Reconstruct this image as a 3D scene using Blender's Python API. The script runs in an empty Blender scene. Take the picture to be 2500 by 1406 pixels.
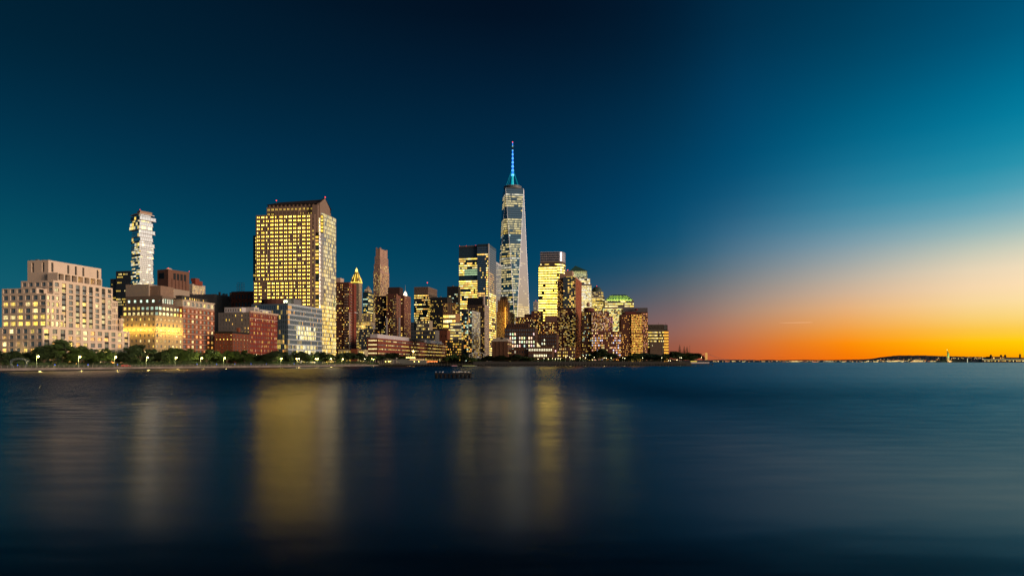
import bpy, math, random
from math import radians, sin, cos, tan, pi, atan2, sqrt
from mathutils import Vector, Matrix

S = bpy.context.scene
C = S.collection

# ------------------------------------------------------------------ camera
CAMZ, F, CX, HY = 4.2, 1600.0, 1250.0, 883.0      # eye height above the river (m), focal length / centre / horizon in photo pixels
cam_d = bpy.data.cameras.new('camera')
cam_d.sensor_width = 36.0
cam_d.lens = F / 2500.0 * 36.0
cam_d.shift_y = (HY - 703.0) / 2500.0
cam_d.clip_start, cam_d.clip_end = 0.5, 60000.0
cam = bpy.data.objects.new('camera', cam_d)
cam.location = (0, 0, CAMZ)
cam.rotation_euler = (pi / 2, 0, 0)
C.objects.link(cam)
S.camera = cam

# ------------------------------------------------------------------ sky: a dusk gradient by direction, brightest towards the set sun (west)
SUN_AZ = 100.0                                     # degrees clockwise from the view axis


def lin(c):
    return tuple((v / 255 / 12.92) if v <= 10 else (((v / 255) + .055) / 1.055) ** 2.4 for v in c)


def interp(stops, n=30, emax=45.0):
    out = []
    st = sorted(stops)
    for k in range(n):
        e = emax * (k / (n - 1)) ** 1.5
        for a in range(len(st) - 1):
            if st[a][0] <= e <= st[a + 1][0]:
                break
        else:
            a = len(st) - 2
        p = [st[max(0, a - 1)], st[a], st[a + 1], st[min(len(st) - 1, a + 2)]]
        t = min(1.0, max(0.0, (e - p[1][0]) / max(1e-6, p[2][0] - p[1][0])))
        col = []
        for ch in range(3):
            m1 = (p[2][1][ch] - p[0][1][ch]) / max(1e-6, p[2][0] - p[0][0]) * (p[2][0] - p[1][0])
            m2 = (p[3][1][ch] - p[1][1][ch]) / max(1e-6, p[3][0] - p[1][0]) * (p[2][0] - p[1][0])
            h = ((2 * t ** 3 - 3 * t ** 2 + 1) * p[1][1][ch] + (t ** 3 - 2 * t ** 2 + t) * m1 +
                 (-2 * t ** 3 + 3 * t ** 2) * p[2][1][ch] + (t ** 3 - t ** 2) * m2)
            lo, hi = sorted((p[1][1][ch], p[2][1][ch]))
            col.append(min(hi, max(lo, h)))
        out.append((e / emax, lin(col)))
    return out


RAMPS = [   # (angle from the sunset in degrees, [(elevation, sRGB)], gain)
    (138, [(0, (44, 104, 120)), (3, (30, 98, 116)), (5.1, (18, 92, 110)), (8.2, (7, 82, 101)), (12, (2, 66, 90)), (17, (1, 48, 72)), (23.5, (1, 33, 52)), (45, (2, 20, 40))], 1),
    (101, [(0, (86, 88, 100)), (2, (60, 82, 102)), (4.7, (26, 74, 100)), (8, (4, 66, 94)), (12, (1, 55, 84)), (20, (1, 38, 64)), (26, (2, 23, 43)), (29, (2, 16, 33)), (45, (2, 10, 26))], 1),
    (91, [(0, (136, 78, 68)), (2, (128, 92, 86)), (4, (98, 92, 98)), (6.3, (54, 82, 104)), (9, (14, 73, 104)), (13, (2, 62, 96)), (20, (1, 44, 72)), (28, (2, 23, 43)), (45, (2, 12, 30))], 1),
    (86, [(0, (156, 82, 62)), (1.2, (154, 88, 68)), (2.9, (142, 102, 94)), (6, (93, 100, 109)), (9, (36, 88, 116)), (13, (6, 74, 109)), (20, (1, 52, 82)), (28, (1, 30, 53)), (45, (2, 16, 36))], 1),
    (81, [(0, (202, 95, 44)), (1, (200, 104, 56)), (2.8, (188, 126, 92)), (4.5, (164, 136, 120)), (6.2, (134, 131, 131)), (9.5, (74, 115, 140)), (12.9, (26, 92, 126)), (16, (3, 78, 114)), (21, (1, 62, 96)), (27, (1, 44, 71)), (45, (2, 18, 40))], 1),
    (73, [(0, (242, 114, 6)), (.5, (246, 122, 6)), (1.4, (252, 140, 8)), (2.6, (241, 160, 70)), (4.2, (228, 176, 125)), (5.8, (200, 178, 155)), (7.4, (166, 169, 165)), (8.9, (130, 158, 170)), (12, (58, 132, 160)), (17, (4, 98, 132)), (25.5, (0, 58, 87)), (45, (1, 24, 46))], 1),
    (62, [(0, (255, 150, 0)), (.5, (255, 172, 0)), (1.2, (255, 204, 0)), (1.7, (255, 206, 20)), (2.3, (253, 205, 76)), (3.7, (251, 220, 146)), (5.1, (253, 222, 175)), (6.5, (240, 220, 186)), (7.9, (206, 208, 188)), (10.4, (122, 175, 187)), (13.6, (40, 146, 172)), (17.6, (0, 118, 152)), (23.5, (0, 82, 116)), (45, (2, 36, 60))], 1),
    (25, [(0, (255, 170, 60)), (2, (255, 205, 110)), (5, (255, 226, 176)), (9, (255, 226, 200)), (14, (190, 205, 205)), (20, (90, 165, 185)), (30, (20, 110, 145)), (45, (4, 50, 80))], 1.25),
]
world = bpy.data.worlds.new('World')
S.world = world
world.use_nodes = True
nt = world.node_tree
nt.nodes.clear()


def N(tree, kind, **kw):
    n = tree.nodes.new(kind)
    for k, v in kw.items():
        if k.startswith('i_'):
            n.inputs[int(k[2:]) if k[2:].isdigit() else k[2:].replace('_', ' ')].default_value = v
        else:
            setattr(n, k, v)
    return n


def math_(tree, op, a, b=None, clamp=False):
    n = tree.nodes.new('ShaderNodeMath')
    n.operation = op
    n.use_clamp = clamp
    for i, v in enumerate((a, b)):
        if v is None:
            continue
        if isinstance(v, (int, float)):
            n.inputs[i].default_value = v
        else:
            tree.links.new(v, n.inputs[i])
    return n.outputs[0]


tc = N(nt, 'ShaderNodeTexCoord')
sx = N(nt, 'ShaderNodeSeparateXYZ')
nt.links.new(tc.outputs['Generated'], sx.inputs[0])
x_, y_, z_ = sx.outputs
elev = math_(nt, 'MULTIPLY', math_(nt, 'ARCSINE', z_), 180 / pi / 45.0, True)
hyp = math_(nt, 'SQRT', math_(nt, 'ADD', math_(nt, 'ADD', math_(nt, 'MULTIPLY', x_, x_), math_(nt, 'MULTIPLY', y_, y_)), 1e-6))
dotp = math_(nt, 'ADD', math_(nt, 'MULTIPLY', x_, sin(radians(SUN_AZ))), math_(nt, 'MULTIPLY', y_, cos(radians(SUN_AZ))))
ang = math_(nt, 'MULTIPLY', math_(nt, 'ARCCOSINE', math_(nt, 'DIVIDE', dotp, hyp)), 180 / pi)
def azimuth_ramps():
    base = [(A, [(p, tuple(v * g for v in c)) for p, c in interp(st)]) for A, st, g in RAMPS]
    base.sort()
    out = []
    for A in (25, 40, 52, 62, 65, 69, 73, 77, 81, 83.5, 86, 88.5, 91, 94, 97, 101, 106, 112, 122, 138):
        for q in range(len(base) - 1):
            if base[q][0] <= A <= base[q + 1][0]:
                break
        P = [base[max(0, q - 1)], base[q], base[q + 1], base[min(len(base) - 1, q + 2)]]
        w = P[2][0] - P[1][0]
        t = (A - P[1][0]) / w
        pts = []
        for i in range(len(P[0][1])):
            col = []
            for ch in range(3):
                v = [x[1][i][1][ch] ** .5 for x in P]
                m1 = (v[2] - v[0]) / max(1e-6, P[2][0] - P[0][0]) * w
                m2 = (v[3] - v[1]) / max(1e-6, P[3][0] - P[1][0]) * w
                h = (2 * t ** 3 - 3 * t ** 2 + 1) * v[1] + (t ** 3 - 2 * t ** 2 + t) * m1 + (-2 * t ** 3 + 3 * t ** 2) * v[2] + (t ** 3 - t ** 2) * m2
                lo, hi = sorted((v[1], v[2]))
                col.append(min(hi, max(lo, h)) ** 2)
            pts.append((P[1][1][i][0], col))
        out.append((A, pts))
    return out[::-1]


prev = None
for A, pts in azimuth_ramps():
    r = nt.nodes.new('ShaderNodeValToRGB')
    nt.links.new(elev, r.inputs[0])
    r.color_ramp.interpolation = 'LINEAR'
    el = r.color_ramp.elements
    while len(el) < len(pts):
        el.new(1.0)
    for e, (p, c) in zip(el, pts):
        e.position = p
    for e, (p, c) in zip(el, pts):
        e.color = (c[0], c[1], c[2], 1)
    if prev is None:
        prev, pa = r.outputs[0], A
    else:
        mr = N(nt, 'ShaderNodeMapRange')
        mr.interpolation_type = 'LINEAR'
        nt.links.new(ang, mr.inputs[0])
        mr.inputs[1].default_value, mr.inputs[2].default_value = pa, A
        mr.inputs[3].default_value, mr.inputs[4].default_value = 0.0, 1.0
        mx = N(nt, 'ShaderNodeMix', data_type='RGBA')
        nt.links.new(mr.outputs[0], mx.inputs[0])
        nt.links.new(prev, mx.inputs[6])
        nt.links.new(r.outputs[0], mx.inputs[7])
        prev, pa = mx.outputs[2], A
bg = N(nt, 'ShaderNodeBackground')
bg.inputs[1].default_value = 1.0
nt.links.new(prev, bg.inputs[0])
wo = N(nt, 'ShaderNodeOutputWorld')
nt.links.new(bg.outputs[0], wo.inputs[0])

# afterglow of the set sun: one broad, weak, warm sun lamp low in the west-north-west
sun_d = bpy.data.lights.new('sun', 'SUN')
sun_d.energy = 3.1
sun_d.angle = radians(24)
sun_d.color = (1.0, 0.73, 0.54)
sun = bpy.data.objects.new('sun', sun_d)
sd = Vector((sin(radians(118)) * cos(radians(7)), cos(radians(118)) * cos(radians(7)), sin(radians(7))))
sun.rotation_euler = sd.to_track_quat('Z', 'Y').to_euler()
C.objects.link(sun)

S.view_settings.view_transform = 'Standard'
S.view_settings.look = 'None'
S.view_settings.exposure = 0.0
S.view_settings.gamma = 1.0
S.view_settings.use_curve_mapping = False
S.render.engine = 'CYCLES'
cy = S.cycles
cy.use_denoising = True
cy.denoising_input_passes = 'RGB_ALBEDO'
cy.sample_clamp_direct = 40.0
cy.max_bounces = 5
cy.diffuse_bounces = 2
cy.glossy_bounces = 3
cy.transmission_bounces = 2
cy.sample_clamp_indirect = 6.0
cy.caustics_reflective = False
cy.caustics_refractive = False
S.render.filter_size = 1.05

# ------------------------------------------------------------------ materials
_M = {}


def mat(key, col=(.3, .3, .3), rough=.85, metal=0.0, var=.18, scale=.25, spec=.3, fine=3.0):
    if key in _M:
        return _M[key]
    m = bpy.data.materials.new(key)
    m.use_nodes = True
    t = m.node_tree
    b = t.nodes['Principled BSDF']
    b.inputs['Roughness'].default_value = rough
    b.inputs['Metallic'].default_value = metal
    b.inputs['Specular IOR Level'].default_value = spec
    tc = N(t, 'ShaderNodeTexCoord')
    n1 = N(t, 'ShaderNodeTexNoise')
    n1.inputs['Scale'].default_value = scale
    n1.inputs['Detail'].default_value = 5
    n2 = N(t, 'ShaderNodeTexNoise')
    n2.inputs['Scale'].default_value = fine
    n2.inputs['Detail'].default_value = 2
    t.links.new(tc.outputs['Object'], n1.inputs['Vector'])
    t.links.new(tc.outputs['Object'], n2.inputs['Vector'])
    f = math_(t, 'ADD', math_(t, 'MULTIPLY', n1.outputs[0], .65), math_(t, 'MULTIPLY', n2.outputs[0], .35))
    r = N(t, 'ShaderNodeValToRGB')
    t.links.new(f, r.inputs[0])
    e = r.color_ramp.elements
    e[0].position, e[1].position = .3, .7
    e[0].color = tuple(c * (1 - var) for c in col) + (1,)
    e[1].color = tuple(min(1, c * (1 + var)) for c in col) + (1,)
    t.links.new(r.outputs[0], b.inputs['Base Color'])
    _M[key] = m
    return m


def emit(key, col, strength, sample='NONE'):
    if key in _M:
        return _M[key]
    m = bpy.data.materials.new(key)
    m.use_nodes = True
    b = m.node_tree.nodes['Principled BSDF']
    b.inputs['Base Color'].default_value = (col[0] * .5, col[1] * .5, col[2] * .5, 1)
    b.inputs['Emission Color'].default_value = tuple(col) + (1,)
    b.inputs['Emission Strength'].default_value = strength
    m.cycles.emission_sampling = sample
    _M[key] = m
    return m


def glass(key, base=(.012, .02, .024), rough=.08, metal=0.0, ior=1.6, objcol=False, wav=.02):
    """window glass; what is lit behind it comes from the face attribute 'glow' or, for single windows, from the object colour"""
    if key in _M:
        return _M[key]
    m = bpy.data.materials.new(key)
    m.use_nodes = True
    t = m.node_tree
    b = t.nodes['Principled BSDF']
    b.inputs['Base Color'].default_value = tuple(base) + (1,)
    b.inputs['Roughness'].default_value = rough
    b.inputs['Metallic'].default_value = metal
    b.inputs['IOR'].default_value = ior
    geo = N(t, 'ShaderNodeNewGeometry')
    nz = N(t, 'ShaderNodeTexNoise')
    nz.inputs['Scale'].default_value = 1.2
    nz.inputs['Detail'].default_value = 3
    t.links.new(geo.outputs['Position'], nz.inputs['Vector'])
    vary = N(t, 'ShaderNodeMapRange')
    t.links.new(nz.outputs[0], vary.inputs[0])
    vary.inputs[1].default_value, vary.inputs[2].default_value = .3, .7
    vary.inputs[3].default_value, vary.inputs[4].default_value = .25, 1.55
    if objcol:
        oi = N(t, 'ShaderNodeObjectInfo')
        t.links.new(oi.outputs['Color'], b.inputs['Emission Color'])
        st = math_(t, 'MULTIPLY', math_(t, 'MULTIPLY', oi.outputs['Alpha'], 8.0), vary.outputs[0])
    else:
        at = N(t, 'ShaderNodeAttribute', attribute_name='glow')
        t.links.new(at.outputs['Color'], b.inputs['Emission Color'])
        st = vary.outputs[0]
    t.links.new(st, b.inputs['Emission Strength'])
    bp = N(t, 'ShaderNodeBump')
    bp.inputs['Strength'].default_value = wav * 10
    bp.inputs['Distance'].default_value = .05
    n3 = N(t, 'ShaderNodeTexNoise')
    n3.inputs['Scale'].default_value = .35
    t.links.new(geo.outputs['Position'], n3.inputs['Vector'])
    t.links.new(n3.outputs[0], bp.inputs['Height'])
    t.links.new(bp.outputs[0], b.inputs['Normal'])
    m.cycles.emission_sampling = 'NONE'
    _M[key] = m
    return m


# ------------------------------------------------------------------ mesh collecting
class MB:
    def __init__(s):
        s.v, s.f, s.m, s.g, s.mats, s.key = [], [], [], [], [], {}
        s.glow = False

    def vert(s, p):
        k = (round(p[0], 3), round(p[1], 3), round(p[2], 3))
        i = s.key.get(k)
        if i is None:
            i = len(s.v)
            s.key[k] = i
            s.v.append((p[0], p[1], p[2]))
        return i

    def mi(s, m):
        if m not in s.mats:
            s.mats.append(m)
        return s.mats.index(m)

    def poly(s, pts, m, glow=(0, 0, 0)):
        ids = []
        for p in pts:
            i = s.vert(p)
            if i not in ids:
                ids.append(i)
        if len(ids) < 3:
            return
        s.f.append(ids)
        s.m.append(s.mi(m))
        s.g.append(glow)
        if glow != (0, 0, 0):
            s.glow = True

    def box(s, x0, x1, y0, y1, z0, z1, m, glow=(0, 0, 0), skip=''):
        P = [(x, y, z) for z in (z0, z1) for y in (y0, y1) for x in (x0, x1)]
        Q = {'d': (0, 2, 3, 1), 'u': (4, 5, 7, 6), 'f': (0, 1, 5, 4), 'b': (3, 2, 6, 7), 'l': (2, 0, 4, 6), 'r': (1, 3, 7, 5)}
        for k, q in Q.items():
            if k not in skip:
                s.poly([P[i] for i in q], m, glow)

    def tube(s, p0, p1, r0, r1, m, n=6, cap=True):
        p0, p1 = Vector(p0), Vector(p1)
        d = (p1 - p0).normalized()
        a = d.orthogonal().normalized()
        b = d.cross(a)
        A = [p0 + (a * cos(2 * pi * i / n) + b * sin(2 * pi * i / n)) * r0 for i in range(n)]
        B = [p1 + (a * cos(2 * pi * i / n) + b * sin(2 * pi * i / n)) * r1 for i in range(n)]
        for i in range(n):
            j = (i + 1) % n
            s.poly([A[i], A[j], B[j], B[i]], m)
        if cap:
            s.poly(A[::-1], m)
            s.poly(B, m)

    def lathe(s, cx, cy, prof, m, n=12, cap=True):
        rings = [[(cx + r * cos(2 * pi * i / n), cy + r * sin(2 * pi * i / n), z) for i in range(n)] for r, z in prof]
        for a, b in zip(rings, rings[1:]):
            for i in range(n):
                j = (i + 1) % n
                s.poly([a[i], a[j], b[j], b[i]], m)
        if cap:
            s.poly(rings[0][::-1], m)
            s.poly(rings[-1], m)

    def prism(s, outline, z0, z1, m, mtop=None):
        n = len(outline)
        for i in range(n):
            a, b = outline[i], outline[(i + 1) % n]
            s.poly([(a[0], a[1], z0), (b[0], b[1], z0), (b[0], b[1], z1), (a[0], a[1], z1)], m)
        s.poly([(p[0], p[1], z1) for p in outline], mtop or m)
        s.poly([(p[0], p[1], z0) for p in outline][::-1], m)

    def mesh(s, name):
        me = bpy.data.meshes.new(name)
        me.from_pydata(s.v, [], s.f)
        for m in s.mats:
            me.materials.append(m)
        me.polygons.foreach_set('material_index', s.m)
        if s.glow:
            at = me.attributes.new('glow', 'FLOAT_COLOR', 'CORNER')
            buf = []
            for f, g in zip(s.f, s.g):
                buf.extend((g[0], g[1], g[2], 1.0) * len(f))
            at.data.foreach_set('color', buf)
        me.update()
        return me

    def obj(s, name, parent=None, loc=(0, 0, 0), rz=0.0):
        if not s.f:
            return None
        o = bpy.data.objects.new(name, s.mesh(name))
        C.objects.link(o)
        o.location = loc
        o.rotation_euler = (0, 0, rz)
        if parent:
            o.parent = parent
        return o


def tag(o, label=None, cat=None, group=None, kind=None):
    if label:
        o['label'] = label
    if cat:
        o['category'] = cat
    if group:
        o['group'] = group
    if kind:
        o['kind'] = kind
    return o


def empty(name, loc, rz, label, cat, group=None):
    o = bpy.data.objects.new(name, None)
    C.objects.link(o)
    o.location = loc
    o.rotation_euler = (0, 0, rz)
    o.empty_display_size = 1.0
    return tag(o, label, cat, group)


def copy_tree(src, parent=None):
    o = src.copy()
    C.objects.link(o)
    if parent:
        o.parent = parent
    for ch in list(src.children):
        copy_tree(ch, o)
    return o


def at(px, py, Y):
    return Vector(((px - CX) / F * Y, Y, CAMZ + (HY - py) / F * Y))


# ------------------------------------------------------------------ buildings
WARM, YEL, PALE, WHITE, COOL, AMBER, GOLD = (1, .54, .11), (1, .68, .115), (1, .78, .30), (1, .90, .62), (.72, 1, .72), (1, .42, .07), (1, .61, .065)


def resid(p, pal, lo=.5, hi=2.2):
    def f(i, j, R):
        if R.random() > p:
            return None
        c = R.choice(pal)
        k = 1.25 * (lo + (hi - lo) * R.random() ** 1.4)
        return (c[0] * k, c[1] * k, c[2] * k)
    f.generic = True
    return f


def office(p, pal, lo=.8, hi=2.4, spread=.35, run=.6):
    st = {}

    def f(i, j, R):
        key = j
        if key not in st:
            q = min(1, max(0, R.gauss(p, spread)))
            st[key] = [q, R.random() < q, R.choice(pal), lo + (hi - lo) * R.random()]
        s = st[key]
        if R.random() > run:
            s[1] = R.random() < s[0]
            s[2] = R.choice(pal)
            s[3] = lo + (hi - lo) * R.random()
        if not s[1]:
            return None
        k = 1.45 * s[3] * (.8 + .4 * R.random())
        return (s[2][0] * k, s[2][1] * k, s[2][2] * k)
    f.generic = True
    return f


class W:
    def __init__(s, n, m, ww=.5, wh=.55, lit=None, ind=False, pair=0, gap=.14, ms=0.0, mt=.02, mb=.02, dep=.35, off=0.0, skip=None, g=None, mull=0, band=None, strips=None):
        s.__dict__.update(locals())


_win = {}


def window_mesh(w, h, frame, gl, mull):
    w, h = round(w, 1), round(h, 1)
    k = (w, h, frame.name, gl.name, mull)
    if k not in _win:
        b = MB()
        t = min(.14, w * .09)
        b.poly([(-w / 2, 0, 0), (w / 2, 0, 0), (w / 2, 0, h), (-w / 2, 0, h)], gl)
        b.box(-w / 2, w / 2, -.1, -.012, 0, t, frame)
        b.box(-w / 2, w / 2, -.1, -.012, h - t, h, frame)
        b.box(-w / 2, -w / 2 + t, -.1, -.012, t, h - t, frame)
        b.box(w / 2 - t, w / 2, -.1, -.012, t, h - t, frame)
        for q in range(mull):
            xc = -w / 2 + w * (q + 1) / (mull + 1)
            b.box(xc - t * .4, xc + t * .4, -.08, -.014, t, h - t, frame)
        _win[k] = b.mesh('window')
    return _win[k]


class Bld:
    def __init__(s, name, label, cat, pc, Yc, th, group=None, z0=1.4, seed=None, gl=None, frame=None, cap=290):
        s.th = radians(th)
        s.c, s.s = cos(s.th), sin(s.th)
        s.X, s.Y, s.z0 = (pc - CX) / F * Yc, Yc, z0
        s.root = empty(name, (s.X, s.Y, z0), -s.th, label, cat, group)
        s.R = random.Random(seed if seed is not None else int(pc * 7 + Yc))
        s.gl = gl or glass('window_glass')
        s.frame = frame or mat('dark_frame', (.03, .03, .032), .6)
        s.n = 0
        s.cap = cap

    def fx(s, px, ly=0.0):
        u = (px - CX) / F
        return (u * (s.Y + ly * s.c) - s.X - ly * s.s) / (s.c + u * s.s)

    def ry(s, px, lx=0.0):
        u = (px - CX) / F
        return (u * (s.Y - lx * s.s) - s.X - lx * s.c) / (s.s - u * s.c)

    def z(s, py, lx=0.0, ly=0.0):
        return CAMZ + (HY - py) / F * (s.Y - lx * s.s + ly * s.c) - s.z0

    def facade(s, mb, gz, O, U, Nn, w, z0, z1, sp, wall):
        O, U, Nn = Vector(O), Vector(U), Vector(Nn)

        def P(u, z, d=0.0):
            q = O + U * u - Nn * d
            return (q.x, q.y, z)
        if sp is None:
            mb.poly([P(0, z0), P(w, z0), P(w, z1), P(0, z1)], wall)
            return
        gl = sp.g or s.gl
        H = z1 - z0
        if s.Y > 650 and not sp.ind and not sp.skip and sp.m > 3 and getattr(sp.lit, 'generic', False):      # far blocks: their real, finer bays
            sp = W(**{k: v for k, v in sp.__dict__.items() if k not in ('s', 'self')})
            sp.n, sp.m = max(1, round(sp.n * 1.4)), round(sp.m * 1.25)
        bay = (w - 2 * sp.ms) / sp.n
        us = []
        for i in range(sp.n):
            c = sp.ms + bay * (i + .5)
            a, b = c - bay * sp.ww / 2, c + bay * sp.ww / 2
            if sp.pair:
                g = bay * sp.gap / 2
                us += [(a, c - g, i), (c + g, b, i)]
            else:
                us.append((a, b, i))
        za, zb = z0 + sp.mb * H, z1 - sp.mt * H
        fl = (zb - za) / sp.m
        zs = [(za + fl * (j + .5 + sp.off - sp.wh / 2), za + fl * (j + .5 + sp.off + sp.wh / 2), j) for j in range(sp.m)]
        gu, gz_ = [0.0], [z0]
        for a, b, i in us:
            gu += [a, b]
        gu.append(w)
        for a, b, j in zs:
            gz_ += [a, b]
        gz_.append(z1)
        d = sp.dep
        for jj in range(len(gz_) - 1):
            for ii in range(len(gu) - 1):
                u0, u1, a, b = gu[ii], gu[ii + 1], gz_[jj], gz_[jj + 1]
                if ii % 2 and jj % 2:
                    i, j = us[ii // 2][2], zs[jj // 2][2]
                    if sp.skip and sp.skip(i, j):
                        mb.poly([P(u0, a), P(u1, a), P(u1, b), P(u0, b)], wall)
                        continue
                    for q in (((u0, a, 0), (u1, a, 0), (u1, a, d), (u0, a, d)), ((u0, b, d), (u1, b, d), (u1, b, 0), (u0, b, 0)),
                              ((u0, a, 0), (u0, a, d), (u0, b, d), (u0, b, 0)), ((u1, a, d), (u1, a, 0), (u1, b, 0), (u1, b, d))):
                        mb.poly([P(*k) for k in q], wall)
                    g = sp.lit(i, j, s.R) if sp.lit else None
                    if sp.ind and s.n < s.cap:
                        s.n += 1
                        me = window_mesh(u1 - u0, b - a, s.frame, glass('pane_glass', (.30, .34, .36), .08, .30, objcol=True), sp.mull)
                        o = bpy.data.objects.new('window', me)
                        C.objects.link(o)
                        o.parent = s.root
                        q = P((u0 + u1) / 2, a, d)
                        o.location = q
                        o.rotation_euler = (0, 0, atan2(U.y, U.x))
                        if g:
                            mx = max(g)
                            o.color = (g[0] / mx, g[1] / mx, g[2] / mx, mx / 8)
                        else:
                            o.color = (0, 0, 0, 0)
                    else:
                        gz.poly([P(u0, a, d), P(u1, a, d), P(u1, b, d), P(u0, b, d)], gl, g or (0, 0, 0))
                else:
                    m = wall
                    if sp.band and jj % 2 == 0:
                        m = sp.band
                    if sp.strips and ii % 2 and jj % 2 == 0 and 0 < jj < len(gz_) - 2 and us[ii // 2][2] in sp.strips:
                        m = s.frame
                    mb.poly([P(u0, a), P(u1, a), P(u1, b), P(u0, b)], m)

    def block(s, name, x0, x1, y0, y1, z0, z1, wall, Fs=None, Rs=None, Ls=None, roof=None, par=0.0, wallR=None):
        mb, gz = MB(), MB()
        s.facade(mb, gz, (x0, y0, 0), (1, 0, 0), (0, -1, 0), x1 - x0, z0, z1, Fs, wall)
        s.facade(mb, gz, (x1, y0, 0), (0, 1, 0), (1, 0, 0), y1 - y0, z0, z1, Rs, wallR or wall)
        s.facade(mb, gz, (x0, y1, 0), (0, -1, 0), (-1, 0, 0), y1 - y0, z0, z1, Ls, wall)
        mb.poly([(x1, y1, z0), (x0, y1, z0), (x0, y1, z1), (x1, y1, z1)], wall)
        rf = roof or mat('roof_gravel', (.09, .085, .08))
        if par:
            t = min(.5, (x1 - x0) * .2, (y1 - y0) * .2)
            zt = z1 - par
            A = [(x0, y0), (x1, y0), (x1, y1), (x0, y1)]
            B = [(x0 + t, y0 + t), (x1 - t, y0 + t), (x1 - t, y1 - t), (x0 + t, y1 - t)]
            for i in range(4):
                j = (i + 1) % 4
                mb.poly([A[i] + (z1,), A[j] + (z1,), B[j] + (z1,), B[i] + (z1,)], wall)
                mb.poly([B[i] + (z1,), B[j] + (z1,), B[j] + (zt,), B[i] + (zt,)], wall)
            mb.poly([b + (zt,) for b in B], rf)
        else:
            mb.poly([(x0, y0, z1), (x1, y0, z1), (x1, y1, z1), (x0, y1, z1)], rf)
        o = mb.obj(name, s.root)
        if gz.f:
            g = gz.obj('glazing', s.root)
            g['kind'] = 'stuff'
        return o

    def box(s, name, x0, x1, y0, y1, z0, z1, m):
        b = MB()
        b.box(x0, x1, y0, y1, z0, z1, m)
        return b.obj(name, s.root)

    def clutter(s, x0, x1, y0, y1, z, n=4, m=None, hmax=2.5):
        m = m or mat('roof_metal', (.16, .16, .17), .6)
        for _ in range(n):
            w, d, h = s.R.uniform(1.2, 3.5), s.R.uniform(1.2, 3.5), s.R.uniform(.8, hmax)
            cx, cy = s.R.uniform(x0 + 2, x1 - 2), s.R.uniform(y0 + 2, y1 - 2)
            s.box('roof_unit', cx - w / 2, cx + w / 2, cy - d / 2, cy + d / 2, z, z + h, m)

    def beacon(s, x, y, z, h=3.0, r=.35, col=(1, .06, .05)):
        b = MB()
        b.tube((x, y, z), (x, y, z + h), .12, .08, mat('dark_frame'))
        o = b.obj('beacon_mast', s.root)
        b = MB()
        b.lathe(x, y, [(.1 * r, z + h - r), (.8 * r, z + h - .6 * r), (r, z + h), (.8 * r, z + h + .6 * r), (.1 * r, z + h + r)], emit('red_beacon', col, 3), 8)
        b.obj('beacon_lamp', o)

    def tank(s, x, y, z, r=2.0, h=3.5, m=None):
        m = m or mat('tank_wood', (.10, .06, .04))
        b = MB()
        for i in range(4):
            a = pi / 4 + i * pi / 2
            b.tube((x + r * .8 * cos(a), y + r * .8 * sin(a), z), (x + r * .8 * cos(a), y + r * .8 * sin(a), z + h * .7), .16, .16, mat('dark_frame'), 5)
        b.obj('tank_stand', s.root)['kind'] = 'stuff'
        b = MB()
        b.lathe(x, y, [(r, z + h * .7), (r, z + h * 1.6), (.1, z + h * 2.1)], m, 12)
        b.obj('water_tank', s.root)
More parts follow.
